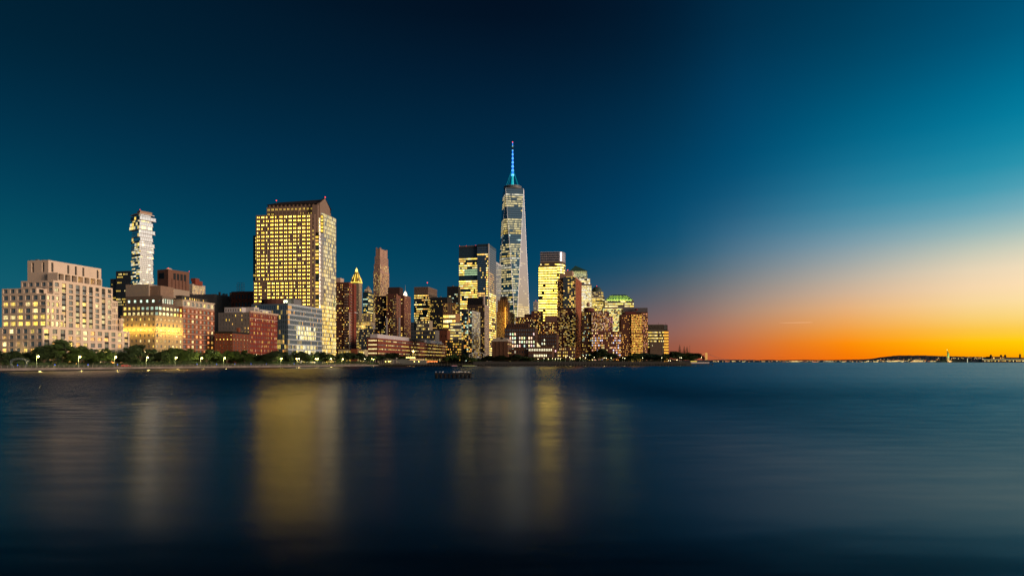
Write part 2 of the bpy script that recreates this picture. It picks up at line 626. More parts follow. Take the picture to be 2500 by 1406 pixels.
# ------------------------------------------------------------------ water, ground, quays
def water_material():
    m = bpy.data.materials.new('river_water')
    m.use_nodes = True
    t = m.node_tree
    b = t.nodes['Principled BSDF']
    b.inputs['Base Color'].default_value = (.001, .006, .012, 1)
    b.inputs['IOR'].default_value = 1.34
    tc = N(t, 'ShaderNodeNewGeometry')

    def noise(sx_, sy_, scale, det, rough=.55):
        mp = N(t, 'ShaderNodeMapping')
        mp.inputs['Scale'].default_value = (sx_, sy_, 1)
        mp.inputs['Rotation'].default_value = (0, 0, radians(-7))
        t.links.new(tc.outputs['Position'], mp.inputs[0])
        n = N(t, 'ShaderNodeTexNoise')
        n.inputs['Scale'].default_value = scale
        n.inputs['Detail'].default_value = det
        n.inputs['Roughness'].default_value = rough
        t.links.new(mp.outputs[0], n.inputs['Vector'])
        return n.outputs[0]
    chop = noise(.25, 1.0, 26.0, 3)          # short waves, longer across the wind
    swell = noise(.20, .75, 1.1, 4)          # patches of calm and ruffled water
    slick = noise(.05, 1.0, .035, 3, .5)     # long streaks far out
    # wave faces: at this low angle only the faces of the wind waves that lean towards the near shore are seen;
    # their tilt is shaped by place to set the tone of the reflection
    sp = N(t, 'ShaderNodeSeparateXYZ')
    t.links.new(tc.outputs['Position'], sp.inputs[0])
    dist = N(t, 'ShaderNodeMapRange')
    t.links.new(math_(t, 'LOGARITHM', math_(t, 'MAXIMUM', sp.outputs[1], 1.0), 10.0), dist.inputs[0])
    dist.inputs[1].default_value, dist.inputs[2].default_value = 1.3, 2.0
    dist.inputs[3].default_value, dist.inputs[4].default_value = 0.016, 0.066
    far = N(t, 'ShaderNodeMapRange')
    t.links.new(math_(t, 'LOGARITHM', math_(t, 'MAXIMUM', sp.outputs[1], 1.0), 10.0), far.inputs[0])
    far.interpolation_type = 'SMOOTHSTEP'
    far.inputs[1].default_value, far.inputs[2].default_value = 1.78, 2.25
    far.inputs[3].default_value, far.inputs[4].default_value = 0.0, 0.058
    logd = math_(t, 'LOGARITHM', math_(t, 'MAXIMUM', sp.outputs[1], 1.0), 10.0)
    res = N(t, 'ShaderNodeMapRange')                       # the small waves close by are averaged out by the slow water: they go into the roughness
    t.links.new(logd, res.inputs[0])
    res.interpolation_type = 'SMOOTHSTEP'
    res.inputs[1].default_value, res.inputs[2].default_value = 1.45, 2.05
    res.inputs[3].default_value, res.inputs[4].default_value = 0.0, 1.0
    rr = N(t, 'ShaderNodeMapRange')
    t.links.new(math_(t, 'ADD', res.outputs[0], math_(t, 'MULTIPLY', math_(t, 'SUBTRACT', swell, .5), .35)), rr.inputs[0])
    rr.inputs[3].default_value, rr.inputs[4].default_value = .235, .175
    t.links.new(rr.outputs[0], b.inputs['Roughness'])
    nz = math_(t, 'ADD', math_(t, 'MULTIPLY', math_(t, 'MULTIPLY', math_(t, 'SUBTRACT', chop, .5), 5.5), res.outputs[0]), math_(t, 'MULTIPLY', math_(t, 'SUBTRACT', swell, .5), 1.5))
    nz = math_(t, 'ADD', nz, math_(t, 'MULTIPLY', math_(t, 'SUBTRACT', slick, .5), .9))
    left_tilt = N(t, 'ShaderNodeMapRange')                       # extra tilt added at far left to weaken the brown reflections
    t.links.new(sp.outputs[0], left_tilt.inputs[0])
    left_tilt.interpolation_type = 'SMOOTHSTEP'
    left_tilt.inputs[1].default_value, left_tilt.inputs[2].default_value = -46.0, -22.0
    left_tilt.inputs[3].default_value, left_tilt.inputs[4].default_value = 1.9, 1.0
    right_tilt = N(t, 'ShaderNodeMapRange')                       # extra tilt added towards the right to darken the reflections
    t.links.new(sp.outputs[0], right_tilt.inputs[0])
    right_tilt.interpolation_type = 'SMOOTHSTEP'
    right_tilt.inputs[1].default_value, right_tilt.inputs[2].default_value = 4.0, 24.0
    right_tilt.inputs[3].default_value, right_tilt.inputs[4].default_value = 1.0, 2.7
    calm = math_(t, 'ADD', 1.0, math_(t, 'MULTIPLY', math_(t, 'SUBTRACT', right_tilt.outputs[0], 1.0), math_(t, 'SUBTRACT', 1.0, math_(t, 'MULTIPLY', far.outputs[0], 16.5))))
    near = N(t, 'ShaderNodeMapRange')  # extra tilt close by, added to darken the reflected sky
    t.links.new(sp.outputs[1], near.inputs[0])
    near.interpolation_type = 'SMOOTHERSTEP'
    near.inputs[1].default_value, near.inputs[2].default_value = 19.5, 7.5
    near.inputs[3].default_value, near.inputs[4].default_value = 0.0, 0.15
    lean = math_(t, 'ADD', math_(t, 'MULTIPLY', math_(t, 'MULTIPLY', dist.outputs[0], left_tilt.outputs[0]), calm), math_(t, 'ADD', far.outputs[0], near.outputs[0]))
    lean = math_(t, 'MULTIPLY', lean, math_(t, 'ADD', math_(t, 'MULTIPLY', nz, math_(t, 'DIVIDE', 1.3, math_(t, 'ADD', right_tilt.outputs[0], math_(t, 'MULTIPLY', far.outputs[0], 22.0)))), 1.0))
    side = math_(t, 'MULTIPLY', math_(t, 'MULTIPLY', math_(t, 'SUBTRACT', noise(.6, .5, 19.0, 2), .5), res.outputs[0]), 0.46)
    cmb = N(t, 'ShaderNodeCombineXYZ')
    t.links.new(side, cmb.inputs[0])
    t.links.new(math_(t, 'MULTIPLY', math_(t, 'MAXIMUM', lean, .004), -1.0), cmb.inputs[1])
    cmb.inputs[2].default_value = 1.0
    nv = N(t, 'ShaderNodeVectorMath', operation='NORMALIZE')
    t.links.new(cmb.outputs[0], nv.inputs[0])
    t.links.new(nv.outputs[0], b.inputs['Normal'])
    return m


mb = MB()
mb.poly([(-26000, -400, 0), (26000, -400, 0), (26000, 40000, 0), (-26000, 40000, 0)], water_material())
tag(mb.obj('river_water'), kind='structure')

GZ = 1.4          # height of the left promenade
QZ = 4.5          # height of the esplanade on the right
concrete = mat('quay_concrete', (.20, .165, .145), .9, var=.45, scale=.15)
wet = mat('wet_timber', (.018, .016, .014), .7, var=.4, scale=.5)
asphalt = mat('asphalt', (.05, .05, .05), .9)
SH = [(-300, 236), (0, 276), (200, 314), (400, 373), (600, 428), (800, 520), (900, 590), (935, 625)]
shore = [((p - CX) / F * Y, Y) for p, Y in SH]


def shore_y(px):
    for (a, ya), (b, yb) in zip(SH, SH[1:]):
        if a <= px <= b:
            t = (px - a) / (b - a)
            xa, xb = (a - CX) / F * ya, (b - CX) / F * yb
            u = (px - CX) / F
            t = (u * ya - xa) / ((xb - xa) - u * (yb - ya))
            return ya + (yb - ya) * t
    return 640.0


out = shore + [(-118, 700), (-118, 3200), (-2200, 3200), (-900, 236)]
mb = MB()
mb.prism(out[::-1], -2, GZ, asphalt, asphalt)
tag(mb.obj('riverside_ground'), kind='structure')
# left quay: pale cap blocks over dark wet timber
cap = empty('quay_wall', (0, 0, 0), 0, 'long pale concrete quay wall with a dark wet foot along the left promenade', 'quay wall')
mbw = MB()
for (a, b) in zip(shore, shore[1:]):
    A, B = Vector(a), Vector(b)
    d = (B - A).normalized()
    n = Vector((d.y, -d.x))
    Ao, Bo = A + n * .35, B + n * .35
    mbw.poly([(Ao.x, Ao.y, -1), (Bo.x, Bo.y, -1), (Bo.x, Bo.y, .5), (Ao.x, Ao.y, .5)], wet)
    mbw.poly([(Ao.x, Ao.y, .5), (Bo.x, Bo.y, .5), (B.x, B.y, .5), (A.x, A.y, .5)], wet)
mbw.obj('timber_foot', cap)
R0 = random.Random(5)
for (a, b) in zip(shore, shore[1:]):
    A, B = Vector(a), Vector(b)
    L = (B - A).length
    n = max(1, int(L / 12))
    d = (B - A) / n
    nn = Vector((d.y, -d.x)).normalized()
    rz = atan2(d.y, d.x)
    for k in range(n):
        p = A + d * k
        m2 = MB()
        o_ = R0.uniform(0, .06)
        m2.box(.02, d.length - .02, -.55 - o_, .9, .5, GZ + .12, concrete)
        m2.obj('cap_block', cap, (p.x, p.y, 0), rz)

# right-hand esplanade: a high dark wall on piles
mb = MB()
QX0, QX1 = -38.0, 178.0
mb.prism([(-38, 640), (178, 652), (186, 700), (168, 900), (100, 3200), (-110, 3200), (-110, 700), (-38, 660)], -2, QZ, mat('quay_dark_stone', (.035, .033, .032), .8), asphalt)
tag(mb.obj('esplanade_ground'), kind='structure')
es = empty('esplanade_piles', (0, 0, 0), 0, 'dark timber pile fender in front of the right esplanade wall', 'pile fender')
for k in range(72):
    m2 = MB()
    m2.tube((0, 0, -1), (0, 0, 2.6 + R0.uniform(-.2, .4)), .28, .25, mat('grey_timber', (.07, .07, .065)), 6)
    X = -36 + k * 2.95
    m2.obj('pile', es, (X, 639 + (X + 38) * .0555, 0))
m2 = MB()
for k in range(18):
    X = -37 + k * 11.9
    y = 638.6 + (X + 38) * .0555
    m2.box(X, X + 11.7, y - .3, y, 2.2, 2.6, mat('grey_timber'))
m2.obj('wale_beam', es)['kind'] = 'stuff'

brick_red = mat('red_brick', (.20, .045, .028))
brick_brown = mat('brown_brick', (.105, .04, .028))
brick_dark = mat('dark_brick', (.05, .022, .018))
brick_orange = mat('orange_brick', (.28, .082, .04))
lime = mat('pink_limestone', (.68, .53, .405), .85, var=.1, scale=.12)
stone_pale = mat('pale_stone', (.46, .38, .30))
black = mat('black_metal', (.012, .012, .014), .5)
grey_conc = mat('grey_concrete', (.26, .24, .23))
grey_wall = mat('grey_stucco', (.16, .14, .13))
mirror = glass('mirror_glass', (.55, .60, .64), .10, .85, objcol=False)
blueglass = glass('blue_glass', (.05, .10, .13), .06, .25)

# ---------------------------------------------------------------- stepped limestone apartment house (left edge)
B = Bld('apartment_house', 'broad pale pink stepped stone apartment house with terraces at far left', 'building', 104, 330, 12, seed=11)
li_low = resid(.62, [YEL, PALE, WARM, AMBER], .5, 1.9)


def li_front(i, j, R):
    p = {0: .5, 1: .25, 2: .55, 3: .2, 4: .35, 5: .25}.get(j, .3)
    return resid(p, [YEL, PALE, WARM], .4, 1.8)(i, j, R)


zp = B.z(798)
yE = B.ry(316)
B.block('podium', B.fx(-48), 0, 0, yE, 0, zp, lime, W(9, 6, .58, .72, li_front, True, mull=1, dep=.5), W(12, 6, .60, .70, li_low, True, mull=2, dep=.5, strips=(0, 2, 8, 11)), par=.8)
x1 = B.fx(113, 3)


def li_wing(i, j, R):
    p = [.95, .85, .15, .8, .05, .05][j] if j < 6 else .1
    return resid(p, [YEL, YEL, PALE], 1.0, 2.0)(i, j, R) if j != 0 else resid(.95, [YEL, GOLD], 1.0, 1.9)(i, j, R)


B.block('wing', B.fx(4.5, 3), x1, 3, B.ry(146, x1), zp, B.z(716, x1, 3), lime, W(6, 5, .66, .70, li_wing, True, mull=2, dep=.5), W(3, 5, .55, .66, resid(.5, [PALE, YEL]), True, mull=1, dep=.5), par=.7)
B.block('attic', B.fx(4.5, 3), B.fx(89, 3), 3.01, 20, B.z(716, x1, 3), B.z(702, x1, 3), lime, W(5, 1, .62, .72, None, True, mull=2, dep=.5), W(3, 1, .5, .7, None), par=.6)
xb = B.fx(117, 6.5) + 3.4
B.block('bay', x1, xb, 5, B.ry(157, xb), zp, B.z(764, xb, 6), lime, None, W(3, 2, .62, .74, resid(.8, [PALE, YEL], 1, 2), True, mull=1, dep=.5), par=.5)
xm = B.fx(130, 9)
ym = B.ry(275, xm)
zm = B.z(684, xm, 9)


def li_main(i, j, R):
    if i in (1, 3, 4, 5, 7):
        return resid([.75, .5, .5, .35, .25, .2, .25][min(j, 6)], [PALE, YEL, WARM], .4, 1.6)(i, j, R)
    return resid(.35, [PALE], .3, 1.0)(i, j, R)


B.block('tower', B.fx(51, 9), xm, 9, ym, zp, zm, lime, W(5, 8, .62, .7, resid(.06, [WARM, AMBER], .3, .8), True, mull=1, dep=.5), W(9, 8, .60, .74, li_main, True, mull=2, dep=.6, off=-.02, strips=(1, 3, 4, 5, 7)), par=.7)
ya, yb_ = B.ry(141, xm - .6), B.ry(249, xm - .6)
B.block('loggia', xm - 7, xm - .6, ya, yb_, zm, B.z(665, xm, ya), lime, None, W(7, 1, .80, .78, resid(.35, [AMBER, WARM], .15, .7), dep=2.6, mb=.04), par=0)
xq = B.fx(118, 14)
slot = W(2, 1, .24, .80, None, True, mt=.05, mb=.40, dep=.6)
B.block('penthouse', B.fx(67, 14), xq, 14, B.ry(247, xq), zm, B.z(634.6, xq, 14), lime, slot, W(7, 1, .28, .80, None, True, mt=.04, mb=.42, dep=.6, skip=lambda i, j: i in (1, 5)), par=.6)
y2 = B.ry(289, xm)
y3 = B.ry(299, xm + 1.6)
B.block('south_step', xm - 14, xm - .4, ym + .02, y2, zp, B.z(734, xm, ym), lime, None, W(3, 5, .5, .66, resid(.4, [PALE, WARM], .3, 1.1), True, mull=1, dep=.4), par=.5)
B.block('lower_step', xm - 14, xm + 1.6, y2 + .02, y3 + .6, zp, B.z(777, xm, y2), lime, W(3, 2, .5, .66, None), W(2, 2, .55, .66, resid(.5, [WARM, AMBER], .4, 1.2), True, mull=1, dep=.4), par=.5)
for k in range(9):
    p = (B.fx(70 + k * 5, 15), 16 + (k % 3) * 2)
    B.box('roof_unit', p[0] - .7, p[0] + .7, p[1], p[1] + 1.2, B.z(634.6, xq, 14) - .6, B.z(634.6, xq, 14) + .6 + .3 * (k % 2), mat('roof_metal', (.16, .16, .17), .6))

for (xx, ya, yb2, zz) in ((0, 0, yE, zp * .38), (0, 0, yE, zp * .70), (xm, 9, ym, zp + (zm - zp) * .76), (xq, 14, B.ry(247, xq), zm + 2.0)):
    B.box('string_course', xx + .01, xx + .28, ya, yb2, zz - .16, zz + .16, lime)
for (xa, xb2, yy, zz) in ((B.fx(-48), 0, 0, zp * .38), (B.fx(-48), 0, 0, zp * .70), (B.fx(4.5, 3), x1, 3, B.z(745, x1, 3))):
    B.box('string_course', xa, xb2, yy - .28, yy - .01, zz - .16, zz + .16, lime)

# ---------------------------------------------------------------- dark twin office block behind it
B = Bld('office_block', 'dark glass office block with a lower wing behind the pale stepped house', 'building', 320, 1180, 12, seed=2)
dk = mat('charcoal_panel', (.03, .032, .036), .5)
B.block('tower', B.fx(283), 0, 0, 40, 0, B.z(661), dk, W(9, 26, .6, .5, office(.10, [PALE, YEL], .4, 1.2), dep=.2), W(5, 26, .6, .5, None), par=1)
B.block('wing', B.fx(267), B.fx(283) - .1, 2, 30, 0, B.z(679), dk, W(4, 24, .6, .5, office(.14, [YEL, PALE], .3, 1.0), dep=.2), None, par=1)

# ---------------------------------------------------------------- stacked-slab residential tower
B = Bld('stacked_tower', 'tall white glass tower of shifted stacked floors with jutting balconies', 'building', 341, 1069, 33, seed=7)
R = B.R
wl, wr = -B.fx(320), B.ry(375)
zt, zb = B.z(522), B.z(694)
slabm = mat('white_slab', (.70, .68, .66), .6, var=.06)
mid = MB()
z = 0.0
mid.box(-wl + 3, -3, 3, wr - 3, 0, zb, grey_conc)
mid.obj('core', B.root)
nfl = 37
zz = zb
gl_t = glass('pale_tower_glass', (.70, .76, .82), .16, .85)
fh = (zt - zb) / nfl
k = 0
while k < nfl:
    t = k / nfl
    amp = 1.5 + 5.0 * max(0, t - .42) / .58
    h = 1 if t < .5 else R.choice((1, 2, 2, 2))
    h = min(h, nfl - k)
    dx0, dx1 = R.uniform(-1, .8) * amp, R.uniform(-.9, .9) * amp
    dy0, dy1 = R.uniform(-.7, .7) * min(amp, 2.2), R.uniform(-.7, 1) * amp
    x0, xx1, y0, yy1 = -wl + dx0, -dx0 * .15 + .3 * dx1, dy0, wr + dy1
    g, sl = MB(), MB()
    z0_, z1_ = zb + k * fh, zb + (k + h) * fh
    nx, ny = 5, 6

    def gw(lit):
        if R.random() < lit:
            c = R.choice([PALE, YEL, WHITE])
            q = R.uniform(.5, 1.6)
            return (c[0] * q, c[1] * q, c[2] * q)
        return (0, 0, 0)
    a, b_ = z0_ + .6, z1_ - .5
    litf = R.choice([.03, .05, .1, .2, .5])
    gA = gl_t if R.random() > .12 else blueglass
    gB = gl_t if R.random() > .03 else blueglass
    for i in range(nx):
        u0, u1 = x0 + .5 + (xx1 - x0 - 1) * i / nx, x0 + .5 + (xx1 - x0 - 1) * (i + 1) / nx
        g.poly([(u0 + .14, y0 + .5, a), (u1 - .14, y0 + .5, a), (u1 - .14, y0 + .5, b_), (u0 + .14, y0 + .5, b_)], gA, gw(litf * 1.5 + .15))
    for i in range(ny):
        u0, u1 = y0 + .5 + (yy1 - y0 - 1) * i / ny, y0 + .5 + (yy1 - y0 - 1) * (i + 1) / ny
        g.poly([(xx1 - .5, u0 + .14, a), (xx1 - .5, u1 - .14, a), (xx1 - .5, u1 - .14, b_), (xx1 - .5, u0 + .14, b_)], gB, gw(litf))
    g.poly([(x0 + .5, yy1 - .5, a), (x0 + .5, y0 + .5, a), (x0 + .5, y0 + .5, b_), (x0 + .5, yy1 - .5, b_)], gl_t)
    g.poly([(xx1 - .5, yy1 - .5, a), (x0 + .5, yy1 - .5, a), (x0 + .5, yy1 - .5, b_), (xx1 - .5, yy1 - .5, b_)], gl_t)
    g.box(x0 + .6, xx1 - .62, y0 + .62, yy1 - .6, a, z1_ - .01, black)
    g.obj('floor_glass', B.root)
    if R.random() < .55:
        bq = MB()
        bx = R.choice((x0 - 1.6, xx1 - 1.5))
        by = R.uniform(y0, yy1 - 6)
        bq.box(bx, bx + 3.2, by, by + R.uniform(3, 6), z0_ - .02, z0_ + .38, slabm)
        bq.obj('balcony', B.root)
    sl.box(x0, xx1, y0, yy1, z0_, z0_ + .6, slabm)
    sl.obj('floor_slab', B.root)
    k += h
B.box('roof_slab', -wl - 2, 1, -1, wr + 1, zt, zt + .8, slabm)
B.box('roof_house', -wl * .35, -.5, 1, wr * .9, zt + .8, zt + 5.5, mat('tan_panel', (.34, .22, .15)))
B.box('roof_unit', -wl * .9, -wl * .45, 2, wr * .5, zt + .8, zt + 2.8, mat('roof_metal'))
B.beacon(-1, 1, zt + 5, 2, .5)

# ---------------------------------------------------------------- windowless brown tower
B = Bld('windowless_tower', 'windowless brown granite slab tower with ribbed side and dark vents at top', 'building', 410.6, 1000, 22, seed=3)
gran = mat('brown_granite', (.155, .075, .05), .8, var=.12, scale=.05)
x0, ye = B.fx(384), B.ry(462)
zt = B.z(657)
B.block('shaft', x0, 0, 0, ye, 0, zt, gran, None, None, par=1)
for k in range(5):
    ya, yb_ = ye * (.16 + .165 * k), ye * (.16 + .165 * k) + ye * .015
    B.box('rib', .0, .9, ya, yb_, 0, zt - 14, mat('dark_brown_granite', (.11, .05, .035)))  # ribs in a darker brown than the shaft
for k in range(4):
    ya = ye * (.24 + k * .165)
    B.box('vent', -.4, .35, ya, ya + ye * .11, zt - 15, zt - 5, black)
B.box('vent', x0 * .8, x0 * .35, -.35, .4, zt - 14, zt - 5, black)
b = MB()
b.lathe(x0 * .75, ye * .4, [(5.6, zt), (5.2, zt + 2.2), (3.6, zt + 3.9), (1.4, zt + 4.8), (.1, zt + 5)], mat('dome_white', (.6, .45, .38)), 16)
b.obj('dome', B.root)
B.beacon(0, 0, zt, 1.5, .5)
B.beacon(0, ye, zt, 1.5, .5)

# ---------------------------------------------------------------- lit beige apartment slab
B = Bld('apartment_slab', 'beige apartment slab with dense lit windows beside the windowless brown tower', 'building', 470, 1100, 12, seed=4)
B.block('slab', B.fx(462), 0, 0, B.ry(501), 0, B.z(693), stone_pale, W(2, 30, .5, .5, None), W(9, 32, .5, .55, resid(.75, [WARM, YEL, PALE], .6, 1.8)), par=1)
B.block('roof_house', B.fx(464), B.fx(481, 8), 4, 22, B.z(693) - 1, B.z(684), brick_red, None, None)
B.block('upper_house', B.fx(466, 6), B.fx(479, 8), 6, 16, B.z(684) - 1, B.z(678), brick_red, None, None)

# ---------------------------------------------------------------- dark loft blocks on the horizon between
B = Bld('loft_block', 'plain dark grey loft block seen over the brick house with stone top floor', 'building', 523, 640, 10, seed=5)
B.block('wall', B.fx(462), 0, 0, 30, 0, B.z(718), mat('dusk_grey_wall', (.10, .095, .095)), None, None, par=.6)
B.clutter(B.fx(490), 0, 2, 28, B.z(718) - .6, 5, hmax=3)
B = Bld('loft_block', 'low dark loft roofs with chimney pipes and parapets left of the office slab', 'building', 596, 660, 10, seed=6)
B.block('wall', B.fx(528), 0, 0, 30, 0, B.z(722), mat('dusk_grey_wall'), W(10, 8, .4, .5, resid(.08, [YEL, WARM], .4, 1)), None, par=.6)
for k, (px, h) in enumerate([(535, 6), (545, 4), (552, 3.5), (562, 5), (571, 2.5), (585, 3)]):
    x = B.fx(px, 4)
    B.box('chimney', x - .8, x + .8, 4, 5.6, B.z(722) - .6, B.z(722) + h * .8, mat('chimney_stone', (.22, .16, .12)))
B = Bld('tank_house', 'red brown brick roof block carrying an open steel tank frame', 'building', 619, 650, 10, seed=8)
B.block('wall', B.fx(565), 0, 0, 26, 0, B.z(711), mat('rust_brick', (.17, .055, .03)), W(7, 9, .4, .5, None), None, par=.8)
zt = B.z(711) - .5
fr = MB()
xa, xb = B.fx(578.5, 8), B.fx(590.5, 8)
for zz in range(5):
    z0 = zt + zz * 2.1
    for (p, q) in (((xa, 8), (xb, 8)), ((xb, 8), (xb, 12)), ((xb, 12), (xa, 12)), ((xa, 12), (xa, 8))):
        fr.tube((p[0], p[1], z0 + 2), (q[0], q[1], z0 + 2), .1, .1, mat('rust_steel', (.25, .14, .10)), 4)
for p in ((xa, 8), (xb, 8), (xb, 12), (xa, 12)):
    fr.tube((p[0], p[1], zt), (p[0] * .985 + .015 * (xa + xb) / 2, p[1], zt + 10), .16, .12, mat('rust_steel'), 4)
fr.obj('steel_frame', B.root)['kind'] = 'stuff'

# ---------------------------------------------------------------- beige uplit hotel
B = Bld('corner_house', 'beige stone house with a golden lit ledge and set back roof storeys', 'building', 379, 415, 12, seed=9)
hb = mat('beige_stone', (.44, .32, .17))
x0, ye = B.fx(296), B.ry(446)
zt = B.z(770)
li = resid(.45, [YEL, YEL, AMBER, WARM], .5, 2.2)
B.block('wall', x0, 0, 0, ye, 0, zt, hb, W(8, 9, .36, .5, resid(.4, [YEL, PALE, GOLD], .8, 2.4), True, mull=1), W(7, 9, .42, .52, resid(.75, [YEL, AMBER, WARM, PALE], .5, 2.0), True, mull=1), par=.8)
zl = B.z(807)
B.box('ledge', x0, .45, -.45, ye, zl - .35, zl, hb)
B.box('cornice', x0 - .2, .4, -.4, ye + .2, zt - .5, zt + .25, hb)


def strip_light(B, p, q, n, power, col, z):
    for k in range(n):
        t = (k + .5) / n
        l = bpy.data.lights.new('ledge_light', 'POINT')
        l.energy = power
        l.color = col
        l.shadow_soft_size = .15
        o = bpy.data.objects.new('ledge_light', l)
        C.objects.link(o)
        o.parent = B.root
        o.location = (p[0] + (q[0] - p[0]) * t, p[1] + (q[1] - p[1]) * t, z)


strip_light(B, (x0, -1.7), (0, -1.7), 9, 520, (1, .62, .12), zl + .5)
strip_light(B, (1.7, 0), (1.7, ye), 11, 620, (1, .62, .12), zl + .5)
taupe = mat('taupe_panel', (.16, .115, .085))
xs_ = B.fx(430, 14)
B.block('setback', B.fx(299, 7), -3.5, 7, B.ry(441, -3.5), zt, B.z(745, -3.5, 7), taupe, W(8, 2, .66, .62, office(.35, [COOL, YEL, PALE], .4, 1.3), True, mull=2), W(6, 2, .75, .62, office(.75, [YEL, PALE, COOL], .6, 1.8), True, mull=2), par=.5)
B.block('upper_setback', B.fx(307, 12), -5, 12, B.ry(424, -5), B.z(745, -3.5, 7), B.z(722, -5, 12), taupe, W(6, 1, .4, .3, office(.4, [COOL, YEL], .5, 1.3), True), W(5, 1, .88, .5, resid(1, [WHITE, COOL], .8, 1.2), True, mull=3), par=.5)
B.block('roof_house', B.fx(307, 13), B.fx(363, 13), 13, 30, B.z(722, -5, 12), B.z(692, -5, 12), mat('tan_stucco', (.33, .26, .20), .9, var=.05), None, None, par=.4)
xr = B.fx(392, 14)
B.block('lift_house', B.fx(363, 14) + .1, xr, 14, 26, B.z(722, -5, 12), B.z(697, -5, 14), mat('brown_stucco', (.24, .155, .11), .9), None, None, par=.4)
B.block('roof_screen', B.fx(363, 14), xr - .3, 26.1, 42, B.z(722, -5, 12), B.z(706, -5, 30), mat('tan_stucco'), None, None)

# ---------------------------------------------------------------- orange brick house with stone bands
B = Bld('brick_house', 'orange brick house with pale stone bands and red reflecting windows beside the beige house', 'building', 446, 440, 12, seed=10)
ye = B.ry(523)
zt = B.z(732)
zs_ = B.z(748.5)


def li_o(i, j, R):  # red sunset reflections put in as pane glow, among lit rooms
    return resid(.55, [AMBER, WARM, (1, .25, .06), PALE, (1, .32, .1)], .35, 1.25)(i, j, R)


B.block('wall', B.fx(426), 0, 0, ye, 0, zs_, brick_orange, W(2, 11, .5, .6, resid(.3, [YEL, WARM])), W(8, 11, .60, .60, li_o, True, mull=1, dep=.4), wallR=brick_orange)
B.block('stone_storey', B.fx(426) + .02, -.02, .02, ye - .02, zs_, zt, stone_pale, None, W(8, 1, .58, .62, resid(.55, [COOL, YEL, PALE], .4, 1.1), True, mull=1), par=.4)
for j in range(12):
    z0 = zs_ * (.02 + .96 * j / 11)
    B.box('stone_band', .0, .22, .02, ye, z0 - .18, z0 + .14, stone_pale)
B.box('cornice', B.fx(426) - .3, .5, -.5, ye + .3, zt - .1, zt + .4, stone_pale)
B.block('roof_storey', B.fx(430, 3), -3, 3, ye - 4, zt + .4, B.z(727, -3, 3) + 1.2, mat('dark_zinc', (.05, .045, .045), .5), None, W(11, 1, .6, .6, resid(.5, [YEL, WARM], .4, 1.2)), par=.2)
B.box('roof_edge', B.fx(430, 3) - .5, -2.4, 2.4, ye - 3, B.z(727, -3, 3) + 1.2, B.z(727, -3, 3) + 1.55, black)

# ---------------------------------------------------------------- low red brick house
B = Bld('brick_house', 'low plain rust brick house with a black roof, between the taller brick ones', 'building', 568, 455, 12, seed=12)
rb = mat('rust_red_brick', (.18, .053, .028))
x0, ye = B.fx(524), B.ry(609)
zt = B.z(814)


def li_small(i, j, R):
    if j == 7:
        return resid(.9, [YEL], 1.2, 2.2)(i, j, R)
    if i == 0 and j in (2, 3):
        return (2, 1.3, .3)
    return None


def li_smallr(i, j, R):
    if j == 7:
        return resid(.8, [WARM, YEL, PALE], .6, 1.8)(i, j, R)
    return resid(.1, [AMBER], .3, .6)(i, j, R)


B.block('wall', x0, 0, 0, ye, 0, zt, rb, W(5, 9, .36, .46, li_small, True, mull=1), W(5, 9, .34, .48, li_smallr, True, mull=1))
B.block('roof_band', x0, 0, 0, ye, zt + .01, B.z(808.5), mat('black_tar', (.016, .014, .014)), None, None, par=.3)
x = B.fx(576.5, 4)
B.box('chimney', x - 1, x + .6, 6, 8, B.z(808.5) - .4, B.z(799), rb)

# ---------------------------------------------------------------- red brick facade with grey side wall
B = Bld('brick_warehouse', 'tall deep red brick house with pale cornice and blank grey side wall', 'building', 609.5, 490, 12, seed=13)
x0, ye = B.fx(533), B.ry(677)
zt = B.z(758)
deep = mat('deep_red_brick', (.195, .032, .02))


def li_g(i, j, R):
    p = {7: .9, 8: .5, 9: .35, 10: .4, 11: .15}.get(j, .1)
    if i < 4:
        p *= .5
    return resid(p, [YEL, WARM, GOLD], .9, 2.2)(i, j, R)


def li_r(i, j, R):
    return resid(.62 if i in (1, 3, 5, 6, 7) else .4, [YEL, WARM, AMBER, (1, .5, .3)], .5, 1.9)(i, j, R)


B.block('wall', x0, 0, 0, ye, 0, zt - 1.2, mat('warm_grey_stucco', (.19, .165, .15)), W(10, 12, .30, .50, li_g, True, mull=1, skip=lambda i, j: (i == 6 and j > 7)), W(8, 10, .60, .60, li_r, True, pair=1, gap=.22, dep=.35, mb=.16, mt=.01), wallR=deep)
B.box('base_storey', .0, .25, .01, ye, 0, zt * .145, stone_pale)
zc = zt - 1.2
B.box('cornice', -.6, .9, -.4, ye + .4, zc, zc + 1.1, mat('pink_stone', (.50, .36, .28)))
B.box('frieze', .0, .3, .01, ye, zc - 4.6, zc - 4.2, mat('pink_stone'))
for k in range(15):
    y = ye * (k + .5) / 15
    B.box('bracket', .0, .6, y - .18, y + .18, zc - 1.0, zc, mat('pink_stone'))
wm = mat('white_panel', (.50, .46, .46), .7, var=.05)
B.block('roof_house', B.fx(548, 5), B.fx(590, 5), 5, 20, zc, B.z(748), wm, W(7, 1, .5, .5, resid(.4, [YEL], .6, 1.4)), None, par=.3)
B.block('roof_house', B.fx(592, 8), -3, 10, ye * .45, zc, B.z(749, -3, 8), wm, None, W(4, 1, .7, .5, resid(.4, [PALE], .5, 1.2)), par=.3)
B.block('roof_house', -14, -3.2, ye * .48, ye * .9, zc, B.z(755, -3, ye * .45), wm, None, W(4, 1, .7, .5, resid(.3, [PALE], .5, 1.2)), par=.3)

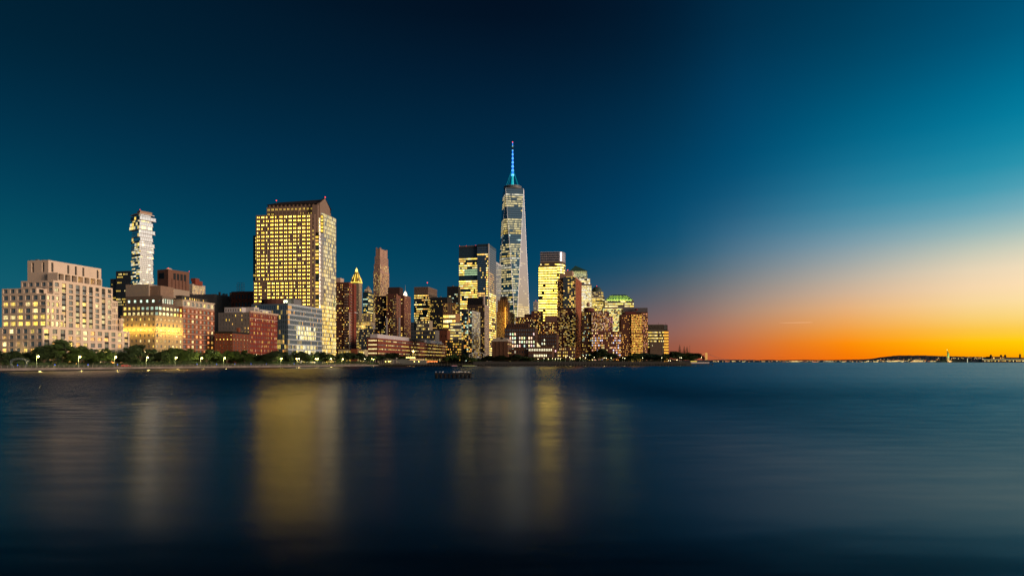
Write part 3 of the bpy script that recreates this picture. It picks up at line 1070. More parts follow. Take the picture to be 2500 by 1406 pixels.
# ---------------------------------------------------------------- blue glass office
B = Bld('glass_office', 'long blue grey glass office with white floor bands and golden lit storeys', 'building', 703, 535, 12, seed=14, frame=mat('silver_mullion', (.35, .38, .42), .4), cap=0)
x0, ye = B.fx(614), B.ry(786.5)
zt = B.z(741)
bandm = mat('blue_white_panel', (.34, .40, .46), .4, var=.05)


def li_go(i, j, R):
    k = i / 60
    if j == 10 or j == 11:
        return resid(.06, [AMBER], .5, 1)(i, j, R) if i > 4 else (1.2, .5, .05)
    if j in (8, 9):
        return (1.1, .45, .04) if i < 3 else resid(.10, [YEL, AMBER], .4, 1.4)(i, j, R)
    if .22 < k < .8 and j in (0, 1, 2, 3, 5, 6, 7):
        c = resid({0: .8, 1: .9, 2: .93, 3: .9, 5: .8, 6: .75, 7: .55}[j], [PALE, YEL, PALE, WHITE], .9, 2.3)(i, j, R)
        return c
    return resid(.12, [YEL, WARM], .2, .8)(i, j, R)


def li_gf(i, j, R):
    return resid(.45 if i > 12 and j < 5 else .12, [WARM, AMBER, YEL], .15, .8)(i, j, R)


B.block('curtain_wall', x0, 0, 0, ye, 0, zt, mat('deep_blue_panel', (.10, .14, .18), .4), W(20, 12, .90, .80, li_gf, g=glass('blue_office_glass', (.08, .12, .16), .08, .3), dep=.2), W(60, 12, .90, .78, li_go, g=glass('blue_office_glass'), dep=.2), par=1.0, wallR=bandm)
for j in range(13):
    z0 = zt * j / 12
    B.box('floor_band', -.02, .35, .02, ye, z0 - .18, z0 + .14, mat('white_band', (.55, .57, .60), .5))
zr = zt - 1
b = MB()
b.lathe(B.fx(668, 14), 16, [(11, zr), (11, zr + 5.2), (10.4, zr + 5.6)], mat('rust_screen', (.07, .025, .018)), 20)
b.obj('roof_drum', B.root)
B.box('roof_house', B.fx(700, 10), B.fx(706, 10) + 3, 12, 24, zr, zr + 6, mat('roof_metal'))
b = MB()
b.box(B.fx(693, 9), B.fx(701, 9), 8.9, 9.2, zr + 2.5, zr + 4.6, emit('roof_lamp', (.9, 1, .6), 4))
b.obj('roof_lamp', B.root)
for k in range(10):
    xx = -4 - (k % 3) * 3.0
    yy = 4 + k * ye / 11
    b = MB()
    for q in range(26):
        a, r_ = B.R.uniform(0, 6.28), B.R.uniform(.1, 1.1)
        c = Vector((xx + r_ * cos(a), yy + r_ * sin(a), zr + B.R.uniform(.6, 2.2)))
        d = Vector((B.R.uniform(-1, 1), B.R.uniform(-1, 1), B.R.uniform(-1, 1))).normalized() * .5
        e = d.orthogonal().normalized() * .4
        b.poly([c - d, c + e, c + d, c - e], mat('roof_plant_leaf', (.05, .07, .02)))
    b.obj('roof_plant', B.root)['kind'] = 'stuff'
strip_light(B, (-3, 3), (-3, ye * .7), 4, 60, (1, .9, .35), zr + 3)
# ---------------------------------------------------------------- broad granite office tower with curved glass side
B = Bld('office_tower', 'broad granite office tower full of yellow windows, with curved glass side and gabled roof', 'building', 758.5, 596, 7.3, seed=15, cap=300)
gr = mat('grey_brown_granite', (.22, .145, .10), .8, var=.08, scale=.06)
x0 = B.fx(625)
zt = B.z(522)
ye = B.ry(768)
seen = set()


def li_388(i, j, R):
    if i in (2, 9) and R.random() < .35:
        return None
    return resid(.955, [YEL, YEL, GOLD, GOLD], 4.0, 7.6)(i, j, R)


dkp = mat('bronze_panel', (.05, .04, .035), .6)
zl = B.z(684)
B.block('slab', x0, 0, 0, 34, zl, zt, gr, W(12, 17, .56, .40, li_388, True, pair=1, gap=.17, mt=.005, mb=0, dep=.4), W(2, 17, .5, .5, office(.35, [YEL, WARM], .4, 1.2), pair=1), par=1)
B.block('base', B.fx(619), 0, -.02, 34, 0, zl - .01, gr, W(13, 23, .54, .40, li_388, False, pair=1, gap=.17, mt=.01, dep=.4), W(2, 23, .5, .5, office(.35, [YEL, WARM], .4, 1.2), pair=1))
for i in (2, 9):      # dark recessed strips between the paired windows
    xc = x0 + (0 - x0) * (i + .5) / 12
    B.box('mullion_strip', xc - .12, xc + .12, -.25, 0, 6, zt - 8, mat('pale_mullion', (.5, .42, .3)))
zs2 = B.z(570)
B.block('corner_glass', B.fx(618, 3), x0 - .02, 3, 30, zl, zs2, black, W(2, 13, .9, .6, lambda i, j, R: resid(.9, [YEL], 1.2, 2)(i, j, R) if i == 1 else resid(.25, [WARM, YEL], .2, .7)(i, j, R), g=blueglass, dep=.15), None)
B.block('corner_glass', B.fx(625, 3) - .6, B.fx(637, 3), 3.5, 30, zs2, B.z(527), black, W(2, 5, .9, .6, lambda i, j, R: resid(.8, [YEL, WARM], .8, 1.6)(i, j, R) if i == 1 else None, g=blueglass, dep=.15), None)
# penthouse and gabled roof
px0, px1 = B.fx(651, 6), B.fx(775.6, 6)
zp1 = B.z(503, 0, 6)
B.block('penthouse', px0, px1, 6, 36, zt - .5, zp1, gr, W(13, 2, .5, .4, office(.1, [YEL], .5, 1), pair=1), W(3, 2, .4, .5, None))
B.block('penthouse_base', B.fx(672, 3), B.fx(730, 3), 1.5, 6, zt - .5, B.z(512, 0, 3), gr, W(6, 1, .5, .6, None, pair=1), W(1, 1, .5, .6, None))
gx0, gx1 = B.fx(655, 10), B.fx(781, 10)
for k in range(13):
    xx = gx0 + (gx1 - gx0) * (k + .5) / 13
    B.box('roof_pier', xx - .6, xx + .6, 8.6, 9.4, zp1, zp1 + 2.4, gr)
ze, zr = B.z(499, 0, 9) + .6, B.z(486, 0, 20)
rf = mat('dark_roof', (.035, .025, .022), .7)
m2 = MB()
ya, yb, ym = 8.0, 36.0, 22.0
for (p, q) in (((gx0 - 1, ya, ze), (gx1 + .5, ya, ze)),):
    m2.poly([p, q, (gx1 + .5, ym, zr), (gx0 + 5, ym, zr - 1.5)], rf)
m2.poly([(gx1 + .5, yb, ze), (gx0 - 1, yb, ze), (gx0 + 5, ym, zr - 1.5), (gx1 + .5, ym, zr)], rf)
m2.poly([(gx0 - 1, ya, ze), (gx0 + 5, ym, zr - 1.5), (gx0 - 1, yb, ze)], rf)
m2.poly([(gx0 - 1, ya, ze), (gx1 + .5, ya, ze), (gx1 + .5, yb, ze), (gx0 - 1, yb, ze)], rf)
m2.obj('roof', B.root)
B.box('roof_base', gx0, gx1, ya + 1, yb - 1, zp1 - .3, ze - .02, mat('dark_recess', (.03, .025, .022)))
m2 = MB()
pk = mat('pink_granite', (.22, .15, .115), .8, var=.08)
gy0, gy1 = ya - .5, B.ry(803, gx1)
m2.poly([(gx1 + 1, gy0, zt - 2), (gx1 + 1, gy1, zt - 2), (gx1 + 1, gy1, ze), (gx1 + 1, gy0, ze)], pk)
m2.poly([(gx1 + 1, gy0, ze), (gx1 + 1, gy1, ze), (gx1 + 1, (gy0 + gy1) / 2, zr + .1)], pk)
m2.poly([(gx1 - 1.5, gy0, zt - 2), (gx1 + 1, gy0, zt - 2), (gx1 + 1, gy0, ze), (gx1 - 1.5, gy0, ze)], pk)
m2.poly([(gx1 + 1, gy0, ze), (gx1 + 1, (gy0 + gy1) / 2, zr + .1), (gx1 - 1.5, (gy0 + gy1) / 2, zr + .1), (gx1 - 1.5, gy0, ze)], rf)
m2.poly([(gx1 + 1, gy1, ze), (gx1 - 1.5, gy1, ze), (gx1 - 1.5, (gy0 + gy1) / 2, zr + .1), (gx1 + 1, (gy0 + gy1) / 2, zr + .1)], rf)
m2.obj('pediment', B.root)
B.beacon(gx1, ym, zr, 2, .5)
B.beacon(px0 + 8, 9, ze, 4, .5)
# corner pier, glass strip and curved glass
B.block('corner_pier', 0.02, B.fx(768, 1.5), 1.5, 3.2, 0, zt, pk, W(1, 37, .5, .45, office(.2, [YEL], .4, 1), pair=1), None)
B.block('pier_top', .02, B.fx(775.6, 3.3), 3.3, 5.5, B.z(566), B.z(500, 0, 3), pk, None, None)
xs1 = B.fx(778.5, 8.4)
B.block('glass_strip', .5, xs1, 8.4, 20, 0, B.z(564), black, W(1, 36, .86, .6, resid(.8, [YEL, WARM, GOLD], .7, 1.8), g=blueglass, dep=.2), None)
xs2 = B.fx(789, 9.5)
B.block('glass_strip', 3, xs2, 9.5, 10.1, B.z(564), B.z(519), black, W(2, 5, .9, .66, resid(.8, [YEL, GOLD], .8, 1.8), g=blueglass, dep=.2), None)
cb = 30.0
xe = B.fx(820.5, 8.4 + cb)
ca = xe - xs1
mbc, gz = MB(), MB()
cg = glass('silver_glass', (.50, .48, .48), .12, .75)
mlm = mat('curve_mullion', (.22, .20, .19), .5)
NF = 13
zc1 = B.z(519, 0, 10)
R = B.R
prow = {}
for k in range(NF):
    t0, t1 = pi / 2 * k / NF, pi / 2 * (k + 1) / NF
    a = (xs1 + ca * sin(t0), 8.4 + cb * (1 - cos(t0)), 0)
    b = (xs1 + ca * sin(t1), 8.4 + cb * (1 - cos(t1)), 0)
    U = Vector(b) - Vector(a)
    w = U.length
    U.normalize()
    Nn = Vector((U.y, -U.x, 0))

    def li_c(i, j, R, k=k):
        base = .9 if (j < 15 or j >= 33) else (.05 if k < 5 else .62)
        if R.random() < base:
            c = R.choice([YEL, PALE, GOLD] if j < 15 else [YEL, PALE])
            q = R.uniform(.9, 1.7) if j < 15 else R.uniform(.6, 1.1)
            return (c[0] * q, c[1] * q, c[2] * q)
        return None
    top = zc1 - (0 if k > 2 else 0)
    B.facade(mbc, gz, a, U, Nn, w, 0, top, W(2, 38, .92, .80, li_c, g=cg, dep=.15, mb=0, mt=0), mlm)
mbc.poly([(xs1 + ca * sin(pi / 2 * k / NF), 8.4 + cb * (1 - cos(pi / 2 * k / NF)), zc1) for k in range(NF + 1)] + [(xs1, 8.4 + cb, zc1)], mlm)
mbc.obj('curved_wall', B.root)
g = gz.obj('glazing', B.root)
g['kind'] = 'stuff'
B.block('rear_mass', xs1 - 14, xe - 1.5, 8.4 + cb, 8.4 + cb + 3, 0, zc1 - 8, gr, None, None)

# ---------------------------------------------------------------- brown brick balcony towers
bal = mat('balcony_concrete', (.20, .15, .13))


def balconies(B, x, y0, y1, z0, z1, n, side='R', d=1.3):
    for k in range(n):
        z = z0 + (z1 - z0) * k / n
        if side == 'R':
            B.box('balcony', x, x + d, y0, y1, z, z + 1.0, bal)
        else:
            B.box('balcony', y0, y1, x - d, x, z, z + 1.0, bal)


rt = resid(.30, [WARM, YEL, YEL, AMBER, PALE], .5, 2.0)
B = Bld('brick_tower', 'brown brick apartment tower with stacked balconies right beside the curved glass side', 'building', 852, 690, 9, seed=16)
zt = B.z(688.6)
B.block('slab', B.fx(812), 0, 0, 9, 0, zt, brick_brown, W(8, 27, .5, .42, rt), W(2, 27, .4, .45, rt), par=1, wallR=brick_red)  # redder brick on the right face, afterglow put into the colour
B.block('wing', -12, 1.6, 9.02, B.ry(870, 1.6), 0, zt - 1, brick_brown, W(1, 27, .3, .4, None), W(4, 27, .4, .45, rt), wallR=brick_red, par=1)
B.block('lift_house', B.fx(814, 5), B.fx(831, 5), 5, 14, zt - 1, zt + 5.2, mat('pink_stone'), None, None)
balconies(B, 0, 1, 5, 8, zt - 4, 26)
balconies(B, 0, -5, -1.2, 8, zt - 4, 26, 'F')
B.block('pier', .0, 1.0, -.9, .9, 0, B.z(762), mat('pink_stone'), None, None)
B.box('white_fin', 1.6, 2.1, 10, B.ry(872, 1.6), B.z(762), B.z(760), mat('white_panel'))

# gothic crowned tower
B = Bld('gothic_tower', 'slim cream gothic tower with a gold lit pyramid spire behind the brown brick tower', 'building', 876, 1500, 12, seed=17)
cream = mat('cream_terracotta', (.36, .28, .19))
x0, ye = B.fx(857), B.ry(884)
zt = B.z(690)
B.block('shaft', x0, 0, 0, ye, 0, zt, cream, W(5, 40, .45, .62, resid(.14, [YEL, PALE], .3, .9), dep=.5), W(3, 40, .45, .62, resid(.1, [YEL], .3, .8), dep=.5), par=2)
for (x, y) in ((x0 + 1.5, 1.5), (-1.5, 1.5), (-1.5, ye - 1.5), (x0 + 1.5, ye - 1.5)):
    b = MB()
    b.lathe(x, y, [(2.2, zt - 3), (2.0, zt + 7), (.2, zt + 14)], cream, 8)
    b.obj('pinnacle', B.root)
m2 = MB()
cx_, cy_ = x0 / 2, ye / 2
m2.lathe(cx_, cy_, [(13, zt), (12, zt + 2), (8.6, zt + 12), (4.6, zt + 25), (3.0, zt + 26)], mat('gold_roof', (.45, .33, .06), .5), 8)
m2.obj('spire', B.root)
m2 = MB()
for k in range(8):
    a = 2 * pi * k / 8
    m2.tube((cx_ + 13.2 * cos(a), cy_ + 13.2 * sin(a), zt + 1), (cx_ + 3.4 * cos(a), cy_ + 3.4 * sin(a), zt + 26), .6, .4, emit('crown_lights', (1, .70, .10), 2.2), 5)
m2.lathe(cx_, cy_, [(13.6, zt + .2), (13.6, zt + 1.2)], emit('crown_lights', (1, .7, .1), 2.2), 8)
m2.obj('crown_lights', B.root)['kind'] = 'stuff'
m2 = MB()
m2.lathe(cx_, cy_, [(2.6, zt + 26), (2.6, zt + 30), (.3, zt + 35)], emit('lantern_light', (1, .75, .15), 2.6), 8)
m2.obj('lantern', B.root)

# dark blue glass tower
B = Bld('glass_tower', 'dark teal glass tower with a pale stepped top, right of the gold gothic spire', 'building', 899, 1300, 12, seed=18)
zt = B.z(713)
B.block('shaft', B.fx(886), 0, 0, B.ry(911.5), 0, zt, mat('teal_panel', (.02, .05, .06), .4), W(6, 34, .86, .6, office(.22, [COOL, YEL], .3, 1.3), g=blueglass, dep=.2), W(5, 34, .86, .6, office(.4, [YEL, PALE], .4, 1.6), g=blueglass, dep=.2))
B.block('top', B.fx(890, 4), -1, 4, 20, zt, B.z(706), mat('pink_stone'), W(5, 3, .6, .5, office(.5, [PALE], .4, 1)), W(4, 3, .6, .5, office(.5, [PALE], .4, 1)))
B.block('roof_house', B.fx(893, 6), -3, 6, 18, B.z(706), B.z(701.5), mat('pink_stone'), None, None)
B.clutter(B.fx(892, 7), -2, 7, 18, B.z(701.5), 4, mat('pink_stone'), 4)

# tall limestone tower with stepped crown
B = Bld('limestone_tower', 'tall slender pink limestone tower with a notched stepped crown', 'building', 928, 1600, 15, seed=19)
x0, ye = B.fx(911.5), B.ry(950)
wz = [B.z(y) for y in (900, 720, 661, 644, 625, 606.4)]
li1 = resid(.40, [YEL, PALE, YEL], .6, 1.8)
li2 = resid(.72, [YEL, WARM, PALE], .5, 1.2)
pl = mat('rose_limestone', (.42, .26, .20), .85, var=.08)
cols = [(0, 2, 0), (2, 3, 1.2), (3, 4, 2.6), (4, 5, 4.4)]
for (a, b_, ins) in cols:
    z0 = 0 if a == 0 else wz[a]
    m_ = max(2, int((wz[b_] - z0) / 4.4))
    B.block('tier' if a else 'shaft', x0 + ins, -ins * .6, ins, ye - ins, z0, wz[b_], pl, W(7, m_, .48, .6, li1 if a == 0 else resid(.06, [YEL], .3, .8), dep=.6), W(7, m_, .5, .6, li2 if a < 3 else resid(.1, [YEL], .3, .6), dep=.6), par=1)
for k in range(9):       # open crown piers
    t = k / 8
    xx = x0 + 5 + (-3 - x0 - 5) * t
    B.box('crown_pier', xx - .8, xx + .8, 4.6, 6.2, wz[5] - 20, wz[5] + .8 + (2.2 if k in (0, 1, 7, 8) else 0), pl)
    yy = 5 + (ye - 10) * t
    B.box('crown_pier', -4.2, -2.6, yy - .8, yy + .8, wz[5] - 20, wz[5] + .8 + (2.2 if k in (0, 1, 7, 8) else 0), pl)

# second brick balcony tower
B = Bld('brick_tower', 'wide brown brick apartment tower with a dark roof house and pale concrete fins', 'building', 968, 780, 9, seed=20)
zt = B.z(717.5)
xa = B.fx(943)
B.block('slab', xa, 0, 0, B.ry(979), 0, zt, brick_brown, W(6, 28, .42, .42, rt), W(4, 28, .42, .45, resid(.35, [PALE, YEL, WARM], .5, 1.7)), par=1, wallR=mat('sunlit_brick', (.20, .085, .06)))  # right face in a lit rose tone of the brick, light in the colour
B.block('wing', B.fx(913), xa - .02, 4, 18, 0, B.z(721), brick_dark, W(7, 28, .5, .42, rt), None, par=1)
B.block('rear_wing', -4, 4, B.ry(979) + .02, B.ry(979) + 26, 0, zt, brick_brown, W(1, 28, .4, .4, rt), W(5, 28, .42, .45, resid(.35, [PALE, YEL, WARM], .5, 1.7)), par=1, wallR=mat('sunlit_brick'))
B.block('roof_house', B.fx(947, 5), B.fx(975.5, 5), 5, 18, zt - .8, B.z(700), mat('dark_brown_panel', (.045, .022, .018)), None, None, par=.5)
balconies(B, 0, -4.4, -.6, 6, zt - 4, 27, 'F')
balconies(B, 0, 6, 9, 6, zt - 4, 27, 'R')
for px in (944, 975):
    x = B.fx(px, -1)
    B.box('concrete_fin', x - .7, x + .7, -1.6, -.1, 0, B.z(776), mat('pale_fin', (.36, .33, .32)))

# white lit cupola tower far behind
B = Bld('cupola_tower', 'far stepped stone tower with a white glowing cupola and thin mast', 'building', 996, 1600, 12, seed=21)
zt = B.z(735)
B.block('shaft', B.fx(986), 0, 0, B.ry(1001), 0, zt, cream, W(5, 26, .5, .55, resid(.35, [YEL, WARM], .4, 1.2)), W(4, 26, .5, .55, resid(.5, [YEL, AMBER], .4, 1.1)), par=1)
B.block('upper', B.fx(987, 4), -3, 4, 16, zt, B.z(722), cream, W(4, 4, .5, .55, resid(.3, [YEL], .4, 1)), W(3, 4, .5, .55, resid(.5, [YEL], .4, 1)))
m2 = MB()
xx, yy = B.fx(989.5, 8), 8
z1 = B.z(722)
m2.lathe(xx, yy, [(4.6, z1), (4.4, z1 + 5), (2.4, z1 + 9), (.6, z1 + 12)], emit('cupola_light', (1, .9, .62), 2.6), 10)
m2.obj('cupola', B.root)
m2 = MB()
m2.tube((xx, yy, z1 + 11), (xx, yy, B.z(694)), .55, .2, mat('mast_white', (.6, .62, .65)), 6)
m2.obj('mast', B.root)

# lit telephone-company like tower
B = Bld('office_tower', 'square office tower with a pale louvred crown and red mast light, lit yellow rows', 'building', 1045, 1150, 12, seed=22)
zt, zl = B.z(700), B.z(715)
off = office(.72, [YEL, WARM, PALE], .7, 2.1, .3)
x0, ye = B.fx(1011), B.ry(1067)
B.block('shaft', x0, 0, 0, ye, 0, zl, mat('bronze_wall', (.10, .075, .06)), W(13, 24, .86, .46, off), W(12, 24, .86, .46, office(.6, [YEL, WARM], .6, 1.8, .3)))
B.block('crown', x0, 0, 0, ye, zl + .01, zt, mat('louvre_bronze', (.20, .14, .11)), W(16, 1, .5, .86, None, g=mat('louvre_dark', (.06, .045, .04)), dep=.8), W(14, 1, .5, .86, None, g=mat('louvre_dark'), dep=.8), par=1)
B.beacon(-4, 8, zt, 8, .9)

B = Bld('office_slab', 'dark slab with few lit windows in front of the red mast light tower', 'building', 1092, 1120, 12, seed=23)
B.block('slab', B.fx(1050), 0, 0, 30, 0, B.z(725.5), mat('black_wall', (.02, .018, .018)), W(16, 30, .6, .5, office(.22, [YEL, WARM, YEL], .4, 1.5, .15, .4)), None, par=1)
B.clutter(B.fx(1055), -4, 2, 26, B.z(725.5) - 1, 6, hmax=4)
B = Bld('black_tower', 'black glass tower with greenish lit upper storeys behind the dark slab', 'building', 1119, 1200, 12, seed=24)
zt = B.z(699)
B.block('shaft', B.fx(1091.5), 0, 0, 36, 0, zt, mat('black_wall'), W(12, 40, .82, .5, lambda i, j, R, o=office(.6, [YEL, WARM], .5, 1.8, .3): (None if j > 36 else (office(.25, [COOL, PALE], .4, 1.2)(i, j, R) if j > 30 else o(i, j, R)))), None, par=1)
B.clutter(B.fx(1096), -3, 3, 30, zt - 1, 5, hmax=4)

B = Bld('framed_office', 'mid rise office with an open copper coloured frame at its top and lit ribbons', 'building', 1112, 1050, 12, seed=25)
zt = B.z(764)
cop = mat('copper_frame', (.26, .13, .06))
x0 = B.fx(1082)
B.block('wall', x0, 0, 0, 24, 0, zt, cop, W(5, 8, .9, .55, office(.9, [YEL, WARM, PALE], 1.0, 2.3, .15)), None, par=.5)
fr = MB()
zf = B.z(741)
for k in range(6):
    x = x0 + (0 - x0) * k / 5
    fr.box(x - .35, x + .35, 0, .7, zt, zf, cop)
fr.box(x0 - .35, .35, 0, .7, zf, zf + .8, cop)
for k in range(6):
    x = x0 + (0 - x0) * k / 5
    fr.box(x - .3, x + .3, 9, 9.6, zt - .5, zf, cop)
fr.box(x0 - .35, .35, 9, 9.6, zf, zf + .8, cop)
fr.obj('open_frame', B.root)['kind'] = 'stuff'
B = Bld('white_office', 'low pale office with white lit ribbon windows below the copper frame', 'building', 1128, 1010, 12, seed=26)
B.block('wall', B.fx(1095), 0, 0, 20, 0, B.z(786), mat('pale_grey_panel', (.34, .32, .30)), W(11, 11, .94, .5, office(.8, [PALE, YEL], .4, 1.2, .2)), None, par=.6)

B = Bld('low_hall', 'low pale grey stepped rooftops with a bright doorway behind the long brick college', 'building', 1062, 960, 12, seed=27)
B.block('wall', B.fx(990), 0, 0, 20, 0, B.z(806), mat('mid_grey_wall', (.17, .155, .145)), W(16, 6, .6, .4, resid(.3, [YEL, WARM], .4, 1.3)), None, par=.6)
B.block('upper', B.fx(1016, 3), B.fx(1048, 3), 3, 18, B.z(806) - .6, B.z(782, 0, 3), mat('cream_terracotta'), W(10, 3, .7, .5, resid(.6, [YEL, PALE], .4, 1.2)), None, par=.5)
B.block('upper', B.fx(997, 4), B.fx(1014, 4), 4, 18, B.z(806) - .6, B.z(786, 0, 4), mat('mid_grey_wall'), W(3, 3, .6, .6, lambda i, j, R: (2, 1.6, .7) if (i, j) == (0, 2) else None), None, par=.5)
B = Bld('brick_block', 'plain dark red brick block at the far end of the college roof', 'building', 1092, 1000, 12, seed=28)
B.block('wall', B.fx(1062), 0, 0, 20, 0, B.z(806), mat('rust_brick'), W(3, 3, .2, .2, None), None, par=.5)

# cream blocks between the two brick towers
B = Bld('cream_block', 'cream gothic office block glowing gold between the two brown brick towers', 'building', 905, 1000, 12, seed=29)
B.block('wall', B.fx(868), 0, 0, 26, 0, B.z(783), cream, W(12, 11, .5, .55, resid(.75, [YEL, PALE, GOLD], .5, 1.6)), None, par=1)
B.block('turret', B.fx(884, 3), B.fx(895, 3), 3, 14, B.z(783) - 1, B.z(764, 0, 3), cream, W(3, 3, .4, .6, resid(.5, [YEL], .5, 1.2)), None, par=.6)
B.block('turret', B.fx(905, 4) - 9, B.fx(913, 4) - 1, 4, 14, B.z(783) - 1, B.z(766, 0, 4), cream, W(2, 3, .4, .6, resid(.5, [YEL], .5, 1.2)), None, par=.6)
strip_light(B, (B.fx(884, 1), -2), (-2, -2), 4, 900, (1, .7, .2), B.z(783) - 9)
B = Bld('white_block', 'white apartment block with dark windows in front of the gold cream block', 'building', 917, 850, 12, seed=30)
B.block('wall', B.fx(876), 0, 0, 14, 0, B.z(803), mat('pale_fin', (.36, .33, .32)), W(10, 11, .5, .5, resid(.25, [WARM, YEL, PALE], .4, 1.4)), None, par=.6)
B.block('upper', B.fx(890, 3), B.fx(910, 3), 3, 12, B.z(803) - .6, B.z(794, 0, 3), mat('pale_fin'), W(5, 1, .5, .5, resid(.6, [YEL], .5, 1.4)), None, par=.5)

# ---------------------------------------------------------------- long brick college
B = Bld('college_hall', 'long low brick college with strip windows and a white roof screen', 'building', 923, 670, 9, seed=31, cap=300)
zt = B.z(825)
x0, ye = B.fx(896), B.ry(1098)
li_s = office(.62, [PALE, YEL, YEL], .35, 1.3, .2, .45)


def li_col(i, j, R):
    if j == 1 and 62 > i > 52:
        return resid(.95, [YEL, PALE, GOLD], 1.0, 1.9)(i, j, R)
    if j == 1 and (i > 38 or i < 6):
        return resid(.75, [YEL, PALE], .8, 1.6)(i, j, R)
    return li_s(i, j, R)


B.block('wall', x0, 0, 0, ye, B.z(868), zt, brick_red, W(1, 4, .80, .36, lambda i, j, R: (1.1, .85, .35), True, mull=5), W(75, 4, .80, .30, li_col, True), par=.5)
B.block('ground_storey', x0 + 2, -2.4, 2.4, ye - 2, 0, B.z(868) - .01, brick_dark, None, W(30, 1, .5, .6, resid(.3, [YEL, PALE], .3, 1)), None)
for k in range(16):
    y = 1 + k * 5.2
    B.box('column', -.9, -.2, y - .35, y + .35, 0, B.z(868) - .02, mat('pale_fin'))
for k in range(4):
    B.box('column', x0 + 1 + k * 2.4, x0 + 1.6 + k * 2.4, .2, .9, 0, B.z(868) - .02, mat('pale_fin'))
zs3 = zt + 4.2
ym1, ym2, ym3 = ye * .36, ye * .58, ye * .86
wp = mat('lilac_white_panel', (.50, .45, .47), .7, var=.05)
B.box('roof_screen', -9, -1.2, 1.5, ym1, zt - .5, zs3, wp)
B.box('roof_plant_room', -9, -1.6, ym1 + .05, ym2 - .05, zt - .5, zs3 - 1.2, mat('dark_recess', (.03, .025, .022)))
B.box('roof_screen', -9, -1.2, ym2, ym3, zt - .5, zs3 - .2, wp)
B.box('roof_unit', -8, -2, ym3 + 2, ym3 + 14, zt - .5, zs3 - 2, mat('roof_metal'))
B.box('roof_unit', x0 + 3, x0 + 8, 4, 9, zt - .5, zt + 2.6, mat('roof_metal'))
# low lit pavilion at its foot
B = Bld('pavilion', 'low yellow lit pavilion with a brick pier beside the curved glass tower foot', 'building', 889, 640, 9, seed=32)
z1 = B.z(853)
pv = mat('pavilion_cream', (.40, .33, .20))
B.block('hall', B.fx(826), B.fx(857), 0, 10, 0, z1, pv, W(12, 2, .8, .6, resid(.8, [YEL, PALE, GOLD], .5, 1.3), dep=.5), None, par=.3)
B.block('pier', B.fx(857) + .02, B.fx(873), -.6, 9, 0, z1 + .5, rb, None, None)
B.block('hall', B.fx(873) + .02, 0, 0, 10, 0, z1 - .3, pv, W(6, 2, .8, .6, resid(.8, [YEL, PALE], .5, 1.2), dep=.5), None, par=.3)

# ---------------------------------------------------------------- tall office tower with cut corner (left of the mast tower)
B = Bld('bank_tower', 'tall glass office tower with bright curved corner line and a greenish lit belt', 'building', 1194, 1200, 12, seed=33)
zt1, zt2 = B.z(600), B.z(596)
xm_ = B.fx(1166)
x0 = B.fx(1120.5)
nav = mat('navy_panel', (.03, .05, .065), .35)
o1 = office(.86, [YEL, PALE, YEL, WARM], .8, 2.2, .18, .4)
o2 = office(.22, [YEL, WARM], .4, 1.4, .25, .6)


def li_gs(i, j, R):
    if j > 45:
        return None
    if j in (36, 37):
        return None
    if j in (38, 39, 40) and i > 3:
        return (.55, .80, .42)
    return o1(i, j, R) if j < 46 else None


B.block('front_wing', x0, xm_, 0, 40, 0, zt1, nav, W(14, 50, .92, .56, li_gs, g=blueglass, dep=.2), None, par=2)
B.block('corner_wing', xm_ + .02, 0, -3, B.ry(1211), 0, zt2, nav, W(9, 50, .94, .56, lambda i, j, R: (o1(i, j, R) if (i > 6 or j == 46) and j < 47 else (o2(i, j, R) if j < 34 else resid(.07, [YEL, WARM], .4, 1.2)(i, j, R) if j < 46 else None)), g=glass('teal_mirror', (.22, .34, .42), .08, .6), dep=.2), W(12, 50, .94, .60, lambda i, j, R: (o1(i, j, R) if j < 30 else (resid(.75, [AMBER, WARM, GOLD], .3, .8)(i, j, R) if j < 39 and i < 9 else None)), g=glass('rose_glass', (.60, .50, .48), .12, .8), dep=.2), par=2)
m2 = MB()
m2.box(-.9, .9, -3.9, -2.1, 0, zt2, mat('steel_corner', (.62, .56, .50), .35))
m2.obj('corner_fin', B.root)
B.clutter(x0 + 2, xm_ - 2, 3, 30, zt1 - 2, 6, hmax=4)
for px in (1122, 1138, 1161):
    B.beacon(B.fx(px, 4), 4, zt1 - 2, 4, .7)
B.box('roof_rail', x0, xm_, .2, .5, zt1, zt1 + 1.5, mat('rust_steel'))

# plain pink glass slab behind
B = Bld('mirror_slab', 'plain pale pink mirror glass slab squeezed between the two tall glass towers', 'building', 1209, 1450, 12, seed=34)
B.block('slab', B.fx(1200), 0, 0, B.ry(1224), 0, B.z(637.5), mat('steel_spandrel', (.5, .48, .48), .4), W(4, 50, .95, .8, None, g=mirror), W(4, 50, .96, .9, None, g=glass('dim_mirror', (.52, .50, .54), .12, .8), dep=.1), par=1)

# ---------------------------------------------------------------- tapering tower with mast
TX, TY = 3.0, 1600.0
T = empty('spire_tower', (TX, TY, 1.4), 0, 'tallest tapering glass tower with chamfered faces and a blue lit mast', 'skyscraper')
RT = random.Random(99)
zb, ztp = 56.0, CAMZ + (HY - 466) / F * TY - 1.4
a1 = radians(-36.3)
rt_, rb_ = 31.0, 43.0
Tp = [Vector((rt_ * cos(a1 - k * pi / 2), rt_ * sin(a1 - k * pi / 2), 0)) for k in range(4)]           # T[0] right-front, T[1] left-front, T[2] left-back, T[3] right-back
Bp = [Vector((rb_ * cos(a1 - pi / 4 - k * pi / 2), rb_ * sin(a1 - pi / 4 - k * pi / 2), 0)) for k in range(4)]  # B[k] lies between T[k] and T[k+1]
b = MB()
sp = mat('stainless_edge', (.22, .24, .27), .35, .8, var=.03)
base = [(p.x, p.y) for p in Bp][::-1]
